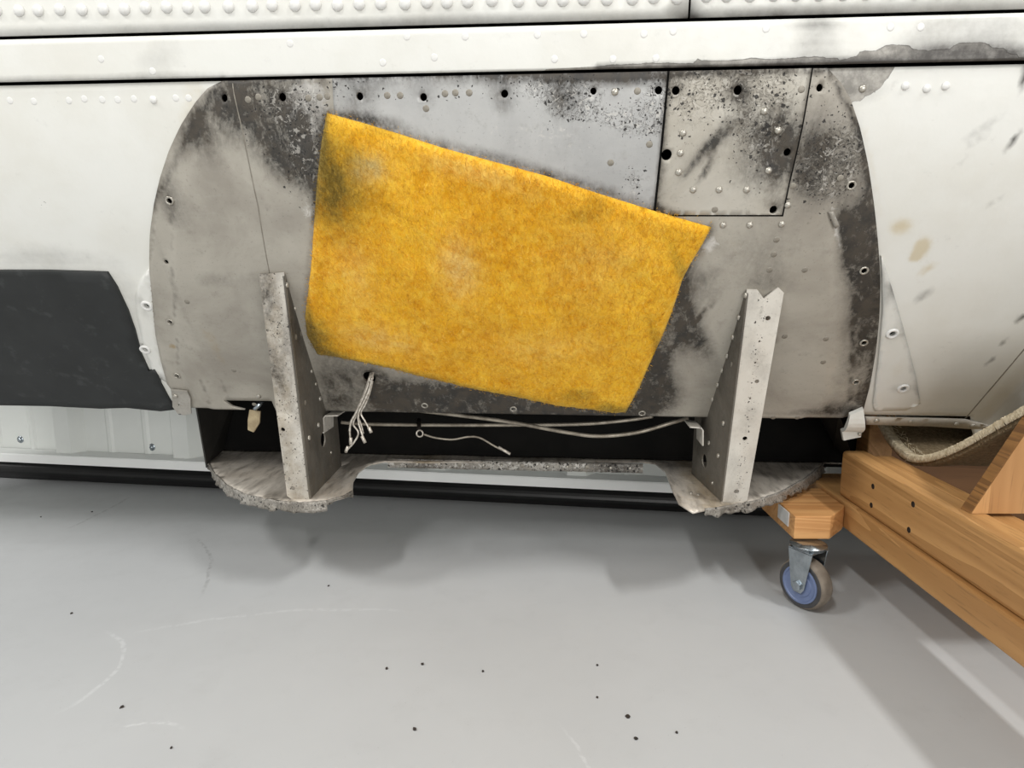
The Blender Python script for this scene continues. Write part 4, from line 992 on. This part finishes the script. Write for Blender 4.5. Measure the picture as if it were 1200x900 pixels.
#@@LOOSE
# ================================================================== insulation pad
ins = thing('insulation_pad', 'yellow glass-wool insulation pad stuck on the bare metal skin', 'insulation', tuple(hull(*sk(600, 470), 0.0)), -A)
wool_px = [(386, 132), (400, 136), (430, 144), (470, 156), (520, 172), (580, 188), (640, 204), (700, 224), (765, 244), (800, 254), (832, 263), (822, 282), (806, 308), (798, 325), (786, 362), (774, 392), (762, 418), (748, 450), (733, 478), (715, 478), (690, 474), (650, 469), (600, 459), (550, 449), (500, 437), (455, 425), (420, 418), (395, 413), (374, 410), (362, 388), (360, 365), (364, 335), (368, 300), (371, 255), (375, 205), (380, 165)]
wp = [sk(*p) for p in wool_px]
w_w = wearmap([(395, 225, 36, 38, -10, 0.75, 0), (385, 180, 16, 50, 0, 0.6, 0), (430, 190, 26, 16, -20, 0.35, 0), (372, 385, 20, 26, 20, 0.95, 0), (392, 408, 28, 8, -15, 0.8, 0), (450, 150, 30, 7, -16, 0.4, 0), (720, 472, 40, 9, -8, 0.75, 0), (675, 455, 26, 10, 0, 0.45, 0), (800, 318, 6, 40, 30, 0.55, 0), (770, 398, 6, 40, 24, 0.5, 0), (700, 232, 20, 8, -20, 0.35, 0), (680, 250, 20, 10, 0, 0.3, 0), (600, 455, 90, 6, -11, 0.45, 0), (500, 433, 60, 6, -13, 0.5, 0), (440, 420, 40, 6, -10, 0.5, 0), (450, 235, 50, 10, -25, 0.22, 0),
               (436, 196, 18, 12, 0, 0.9, 2), (540, 310, 20, 30, 0, 0.55, 2), (450, 390, 40, 14, -10, 0.45, 2), (420, 320, 20, 40, 0, 0.25, 2), (560, 200, 60, 10, -15, 0.3, 2), (700, 300, 50, 40, 0, 0.12, 2), (640, 400, 60, 20, 0, 0.2, 2)],
              [((386, 134), (372, 255), 4, 0.5, 0), ((362, 330), (374, 410), 4, 0.4, 0), ((832, 264), (735, 478), 3, 0.5, 0)])
V2, T = triangulate(wp, [], 0.0042)
ed = edge_dist(V2, wp)
hgt = np.array([0.0030 * noise.noise(Vector((a * 22, b * 22, 1))) + 0.0018 * noise.noise(Vector((a * 70, b * 70, 4))) + 0.0010 * noise.noise(Vector((a * 190, b * 190, 9))) for a, b in V2])
pil = np.sqrt(np.clip(ed / 0.010, 0, 1))
ot = 0.0096 + 0.007 * pil + hgt * (0.3 + 0.7 * pil)
V, Fc = solidify(V2, T, hull_arr(V2, ot), hull_arr(V2, np.full(len(V2), 0.0092)))
ww = w_w(V2)
mat_pad = obj('wool_mat', V, Fc, M['wool'], ins, True, np.concatenate([ww, ww]))
rng = np.random.default_rng(3)
NF = 26000
idx = rng.integers(0, len(V2), NF); cpt = V2[idx] + rng.normal(0, 0.002, (NF, 2)); 
ang = rng.normal(math.pi / 2, 0.9, NF); ln = rng.uniform(0.004, 0.011, NF) * np.clip(ed[idx] / 0.012, 0.25, 1)
a2 = cpt; b2 = cpt + np.stack([np.cos(ang), np.sin(ang)], 1) * ln[:, None] * 0.8
c2 = b2 + np.stack([np.cos(ang + rng.normal(0, .6, NF)), np.sin(ang)], 1) * ln[:, None] * 0.4
oa, ob, oc = ot[idx] - 0.0006, ot[idx] + rng.uniform(0.0004, 0.0022, NF), ot[idx] + rng.uniform(-0.0006, 0.0030, NF)
PA, PB, PC = hull_arr(a2, oa), hull_arr(b2, ob), hull_arr(c2, oc)
wdt = 0.00022
sd = np.cross(PB - PA, rng.normal(0, 1, (NF, 3))); sd /= (np.linalg.norm(sd, axis=1)[:, None] + 1e-9); sd *= wdt
VV = np.stack([PA - sd, PA + sd, PB - sd, PB + sd, PC], 1).reshape(-1, 3)
FF = []
for i in range(NF):
    k = 5 * i; FF += [(k, k + 1, k + 3, k + 2), (k + 2, k + 3, k + 4)]
fw = np.repeat(ww[idx], 5, axis=0)
fz = obj('wool_fibres', VV, FF, M['wool'], ins, False, fw); fz['kind'] = 'stuff'

# ================================================================== cables and pipes
cb = thing('cable_bundle', 'bundle of cut silver cables hanging out of the round hole', 'cable', tuple(on_Y(418, 520, 0.965)), -A)
h0 = hull(*sk(434, 438), -0.02)
def strand(pts, r, Y):
    P = [h0 + Vector((random.uniform(-.003, .003), 0, random.uniform(-.003, .003)))] + [on_Y(x, y, Yk) for x, y, Yk in pts]
    P = smooth_path(P, 6); V, Fc = tube_vf(P, r, 7); return obj('strand', V, Fc, M['strand'], cb, True)
strand([(434, 441, .965), (430, 455, .962), (423, 472, .962), (417, 484, .962), (411, 495, .962), (410, 507, .962), (411, 518, .963)], 0.0015, 0)
strand([(435, 441, .966), (431, 456, .965), (425, 472, .965), (418, 486, .965), (414, 497, .965), (420, 507, .965), (415, 518, .965), (406, 528, .966)], 0.0015, 0)
strand([(436, 441, .962), (433, 456, .96), (427, 470, .96), (421, 482, .96), (420, 494, .96), (424, 508, .96), (427, 517, .96)], 0.0016, 0)
strand([(434, 441, .97), (429, 458, .97), (422, 476, .97), (419, 485, .97), (423, 497, .97), (426, 508, .97)], 0.0013, 0)
strand([(437, 441, .963), (434, 458, .963), (428, 474, .963), (423, 484, .963), (428, 494, .963), (434, 505, .963)], 0.0014, 0)
strand([(433, 441, .967), (428, 457, .967), (421, 474, .967), (414, 490, .967), (409, 505, .967)], 0.0013, 0)
for (x, y, Y), (x2, y2) in zip(((411, 513, .962), (408, 523, .966), (424, 511, .96), (432, 500, .963)), ((411, 521), (405, 530), (428, 519), (435, 507))):
    V, Fc = tube_vf([on_Y(x, y, Y), on_Y(x2, y2, Y)], 0.0026, 8); obj('cable_end', V, Fc, M['strand'], cb, True)
def pipe(name, pts, r, label, cat='pipe', n=8):
    P = smooth_path([on_Y(*p) for p in pts], n); V, Fc = tube_vf(P, r, 10)
    o = obj(name, V, Fc, M['tube'], None, True); tag(o, label, cat); return o
pipe('control_pipe', [(392, 466, 1.10), (432, 474, 1.075), (480, 480, 1.07), (540, 487, 1.065), (600, 495, 1.06), (660, 506, 1.05), (700, 511, 1.045), (745, 507, 1.045), (785, 496, 1.05), (806, 490, 1.06)], 0.0032, 'sagging metal pipe crossing the dark opening, lowest in its middle')
pb = pipe('control_pipe', [(400, 495, 1.09), (432, 497, 1.09), (500, 498, 1.09), (600, 498, 1.09), (680, 497, 1.09), (730, 493, 1.09), (765, 488, 1.09)], 0.0030, 'straight metal pipe behind the sagging one in the dark opening')
pc = thing('bonding_lead', 'short thin lead with a ring end lying on the tray', 'cable', tuple(on_Y(493, 508, 1.05)), -A)
V, Fc = tube_vf(smooth_path([on_Y(*p) for p in ((497, 509, 1.05), (510, 513, 1.05), (530, 515, 1.05), (548, 512, 1.05), (562, 513, 1.05), (580, 523, 1.05), (590, 528, 1.05))], 6), 0.0016, 8); obj('lead', V, Fc, M['tube'], pc, True)
V, Fc = tube_vf([on_Y(584, 524, 1.05), on_Y(598, 532, 1.05)], 0.0024, 8); obj('ferrule', V, Fc, M['strand'], pc, True)
cc = on_Y(492, 508, 1.05); me = ringm('ring_terminal', 0.0042, 0.0066, 0.003, M['strand'])
place('ring_terminal', me, cc, f2w(0, -1, 0.2), pc)
V, Fc = tube_vf([on_Y(491, 492, 1.085), on_Y(491, 505, 1.055)], 0.0035, 8); obj('clamp', V, Fc, M['screw_dark'], pc, True)

#@@DOLLY
# ================================================================== wooden cradle dolly
XB = 0.525
dl = thing('cradle_dolly', 'wooden rolling cradle under the right end of the fuselage', 'dolly', (XB + 0.1, 0.8, 0.0))
ZR0, ZR1, ZU1 = 0.100, 0.142, 0.216
def wbox(name, x0, x1, y0, y1, z0, z1, mat, bev=0.003, par=None):
    V, Fc = box_vf(x0, x1, y0, y1, z0, z1); return bevel(obj(name, V, Fc, mat, par or dl), bev)
rail = wbox('lower_rail', XB - 0.006, XB + 0.075, -0.10, 1.14, ZR0, ZR1, M['wood'])
beam_y1 = on_x(981, 588, XB).y
beam = wbox('upper_beam', XB, XB + 0.038, -0.10, beam_y1, ZR1 + 0.0005, ZU1, M['wood'], 0.006)
beam2 = wbox('upper_beam', XB + 0.040, XB + 0.072, -0.10, beam_y1 - 0.02, ZR1 + 0.0005, ZU1 - 0.004, M['wood'], 0.004)
sc_m = dome('screw', 0.0042, 0.0006, M['screw_dark'], 10)
for x, y in ((1023, 570), (1021, 592), (1070, 591), (1065, 621)):
    p = on_x(x, y, XB); place('screw', sc_m, p, (-1, 0, 0), beam)
# caster block (plan polygon)
pa = on_z(930, 632, ZR0); pbk = on_z(972, 632, ZR0)
bx0, bx1, by = pa.x, pbk.x, (pa.y + pbk.y) / 2
poly = [(bx0, by, ZR0), (bx1, by, ZR0), (bx1 + 0.035, by + 0.035, ZR0), (XB - 0.0065, by + 0.045, ZR0), (XB - 0.0065, by + 0.13, ZR0), (bx0, by + 0.13, ZR0)]
V, Fc = prism(poly, (0, 0, 0.036), None); blk2 = bevel(fixn(obj('caster_block', V, Fc, M['woodx'], dl)), 0.0015)
V, Fc = box_vf(bx0 - 0.0015, bx0 - 0.0001, by + 0.02, by + 0.06, ZR0 + 0.012, ZR0 + 0.034); obj('label_tag', V, Fc, M['rivet_w'], blk2)
# second cross member further right (carries the far rail)
wbox('cross_member', XB + 0.0755, 1.25, 0.78, 0.86, ZR0, ZR0 + 0.036, M['woodx'], 0.002)
rail2 = wbox('lower_rail', 1.18, 1.26, -0.10, 1.0, ZR1 - 0.005, ZR1 + 0.035, M['wood'])
# post and plywood bulkheads
pp = on_y(1022, 520, 1.10)
wbox('post', pp.x - 0.012, pp.x + 0.030, 1.09, 1.13, ZR1 + 0.0005, 0.262, M['wood'], 0.002)
wbox('plywood_panel', pp.x + 0.0305, 1.15, 1.095, 1.113, 0.05, 0.250, M['shaded_ply'], 0.001)
# front gusset of plywood, slanting left edge
Yg = 0.745
g0 = on_y(1139, 601, Yg); g1 = on_y(1200, 511, Yg); ex = (g1 - g0)
g2 = g0 + ex * 1.35; zb_ = ZU1 + 0.0005
g0b = Vector((g0.x + (zb_ - g0.z) * ex.x / ex.z, Yg, zb_))
polyg = [g0b, g2, Vector((1.02, Yg, g2.z)), Vector((1.02, Yg, zb_))]
V, Fc = prism(polyg, (0, 0.018, 0), None); gus = fixn(obj('plywood_gusset', V, Fc, M['ply'], dl))
V, Fc = prism([g0b + Vector((-0.0006, 0.0005, 0)), g2 + Vector((-0.0006, 0.0005, 0)), g2 + Vector((-0.0006, 0.0175, 0)), g0b + Vector((-0.0006, 0.0175, 0))], (-0.0006, 0, 0), None)
fixn(obj('ply_edge', V, Fc, M['plyedge'], gus))
# the caster
wc = on_z(943, 712, 0.0); wh = Vector((wc.x, wc.y + 0.004, 0))
axd = Vector((-0.86, -0.51, 0)).normalized(); RW, WW = 0.0385, 0.026
ctr = Vector((wh.x, wh.y, RW))
fk_m = Matrix.Translation(ctr) @ frame(axd, Vector((0, 0, 1)))
cst = thing  # alias keeps the caster a part below
side = axd; trail = Vector((-axd.y, axd.x, 0))
def fork():
    parts = []
    hw = WW / 2 + 0.004; t = 0.0022; ztop = ZR0 - 0.008
    for s in (1, -1):
        base = ctr + side * (s * hw)
        prof2 = [(-0.011, -0.004), (-0.006, -0.011), (0.006, -0.011), (0.011, -0.004), (0.020, ztop - RW), (-0.020, ztop - RW)]
        poly = [base + trail * a + Vector((0, 0, b)) for a, b in prof2]
        parts.append(prism(poly, side * (s * t), None))
    poly = [ctr + side * a * (hw + t) + trail * b + Vector((0, 0, ztop - RW)) for a, b in ((-1, -0.02), (1, -0.02), (1, 0.02), (-1, 0.02))]
    parts.append(prism(poly, (0, 0, t), None))
    return join(*parts)
V, Fc = fork(); caster = bevel(fixn(obj('caster', V, Fc, M['steel'], dl)), 0.0008)
tag(caster, 'zinc swivel caster fork with a blue-hubbed wheel')
V, Fc = lathe_vf([(RW - 0.004, -WW / 2), (RW - 0.001, -WW / 2 + 0.003), (RW, -WW / 2 + 0.007), (RW, WW / 2 - 0.007), (RW - 0.001, WW / 2 - 0.003), (RW - 0.004, WW / 2)], 40)
tyre = obj('tyre', xf(V, fk_m), Fc, M['tyre'], caster, True)
for s in (1, -1):
    V, Fc = lathe_vf([(RW - 0.0035, 0.0), (RW - 0.005, 0.0008), (RW - 0.010, 0.0004)], 36)
    obj('tyre_sidewall', xf(V, fk_m @ Matrix.Translation((0, 0, s * WW / 2)) @ (Matrix.Identity(4) if s > 0 else Matrix.Rotation(math.pi, 4, 'X'))), Fc, M['tyre_side'], caster, False)
    V, Fc = lathe_vf([(RW - 0.0098, 0.0), (RW - 0.0100, 0.0018), (RW - 0.0125, 0.0022), (RW - 0.014, 0.0008), (0.019, 0.0006), (0.018, 0.0020), (0.009, 0.0024)], 32)
    obj('hub', xf(V, fk_m @ Matrix.Translation((0, 0, s * WW / 2)) @ (Matrix.Identity(4) if s > 0 else Matrix.Rotation(math.pi, 4, 'X'))), Fc, M['hub'], caster, False)
V, Fc = lathe_vf([(0.0075, 0.0), (0.0075, 0.004), (0.004, 0.0048)], 6)
obj('axle_bolt', xf(V, fk_m @ Matrix.Translation((0, 0, WW / 2 + 0.0062))), Fc, M['steel'], caster)
V, Fc = lathe_vf([(0.020, 0.0), (0.024, 0.002), (0.022, 0.006), (0.026, 0.0065), (0.026, 0.0078)], 28)
obj('swivel_race', xf(V, Matrix.Translation((ctr.x, ctr.y, ZR0 - 0.0079))), Fc, M['steel'], caster, True)

# ================================================================== carpet sling
XC = 0.60
cp_px = [(1030, 488), (1036, 500), (1043, 512), (1055, 526), (1068, 535), (1085, 536), (1105, 531), (1130, 520), (1160, 503), (1200, 480), (1250, 450), (1300, 415)]
cpth = smooth_path([on_x(x, y, XC) for x, y in cp_px], 6)
crp = thing('carpet_strip', 'frayed beige carpet strip slung under the fuselage on the wooden cradle', 'carpet', (XC + 0.2, 0.95, 0.2))
V, Fc = [], []; nX = 30; n = len(cpth); TH = 0.012
for k in (0, 1):
    for j in range(nX + 1):
        for i, p in enumerate(cpth):
            t = (cpth[min(i + 1, n - 1)] - cpth[max(i - 1, 0)]).normalized(); nn = Vector((0, t.z, -t.y))
            if nn.z > 0: nn = -nn
            x = XC + 0.5 * j / nX
            q = Vector((x, p.y, p.z)) + nn * (TH * k) + Vector((0, 0, 0.002 * noise.noise(Vector((x * 30, i * 0.2, k)))))
            if j == 0: q.x += 0.002 * noise.noise(Vector((0, i * 0.9, k * 3)))
            V.append(q)
st = (nX + 1) * n
for j in range(nX):
    for i in range(n - 1):
        a = j * n + i; Fc += [(a, a + 1, a + n + 1, a + n), (st + a + n, st + a + n + 1, st + a + 1, st + a)]
for i in range(n - 1): Fc += [(i, st + i, st + i + 1, i + 1), (nX * n + i, nX * n + i + 1, st + nX * n + i + 1, st + nX * n + i)]
for j in range(nX): Fc += [(j * n, (j + 1) * n, st + (j + 1) * n, st + j * n), (j * n + n - 1, st + j * n + n - 1, st + (j + 1) * n + n - 1, (j + 1) * n + n - 1)]
fixn(obj('carpet_mat', V, Fc, M['carpet'], crp, True))
# stitched binding along the cut edge and loose threads at the far end
VV, FF = [], []
for i in range(0, n * 5):
    f = i / 5; k = min(int(f), n - 2); p = cpth[k].lerp(cpth[k + 1], f - k)
    t = (cpth[k + 1] - cpth[k]).normalized(); nn = Vector((0, t.z, -t.y))
    if nn.z > 0: nn = -nn
    a = p + Vector((0.010, 0, 0)) - nn * 0.002 + t * random.uniform(-.001, .001); b = p + Vector((-0.003, 0, 0)) - nn * random.uniform(0.0005, 0.002); c = p + Vector((-0.0035, 0, 0)) + nn * (TH * 0.6) + t * random.uniform(0.0, 0.004)
    v, f_ = tube_vf([a, b, c], [0.0012, 0.0019, 0.0011], 5); k2 = len(VV); VV += v; FF += [tuple(q + k2 for q in g) for g in f_]
ob_ = obj('edge_stitching', VV, FF, M['thread'], crp, True); ob_['kind'] = 'stuff'
VV, FF = [], []
for i in range(150):
    f = random.uniform(0, 26); k = int(f); p = cpth[k].lerp(cpth[k + 1], f - k) + Vector((random.uniform(0, 0.03), 0, 0))
    d = Vector((random.uniform(-1, 0.1), random.uniform(-0.2, 0.6), random.uniform(-0.5, 0.7))).normalized()
    L = random.uniform(0.004, 0.012); v, f_ = tube_vf([p, p + d * L * 0.5 + Vector((0, 0, random.uniform(-.001, .001))), p + d * L], [0.0006, 0.0005, 0.0003], 4)
    k2 = len(VV); VV += v; FF += [tuple(q + k2 for q in g) for g in f_]
ob_ = obj('frayed_threads', VV, FF, M['thread'], crp, True); ob_['kind'] = 'stuff'

# ================================================================== paint flakes on the floor
for i, (x, y, s) in enumerate(((495, 779, 3), (453, 784, 3), (566, 787, 3), (486, 855, 4), (143, 829, 3.5), (84, 719, 3), (736, 840, 5), (745, 866, 4), (700, 780, 2.5), (700, 818, 2.5), (793, 859, 2.5), (108, 600, 3.5), (385, 687, 2.5), (201, 877, 2), (48, 606, 2.5))):
    p = on_z(x, y, 0); r = s * 0.00055
    a0 = random.uniform(0, 6.28); V = []
    for k in range(6):
        q = a0 + k * math.pi / 3; rr = r * random.uniform(0.7, 1.3); V.append((p.x + rr * math.cos(q), p.y + rr * math.sin(q) * 1.4, 0.0003))
    V += [(vx, vy, 0.0003 + 0.0012 * random.uniform(0.5, 1.4)) for vx, vy, _ in V]
    Fc = [(5, 4, 3, 2, 1, 0), (6, 7, 8, 9, 10, 11)] + [(k, (k + 1) % 6, 6 + (k + 1) % 6, 6 + k) for k in range(6)]
    tag(obj('paint_flake', V, Fc, M['flake']), 'tiny dark flake lying on the grey floor', 'flake', 'flakes scattered on the floor')
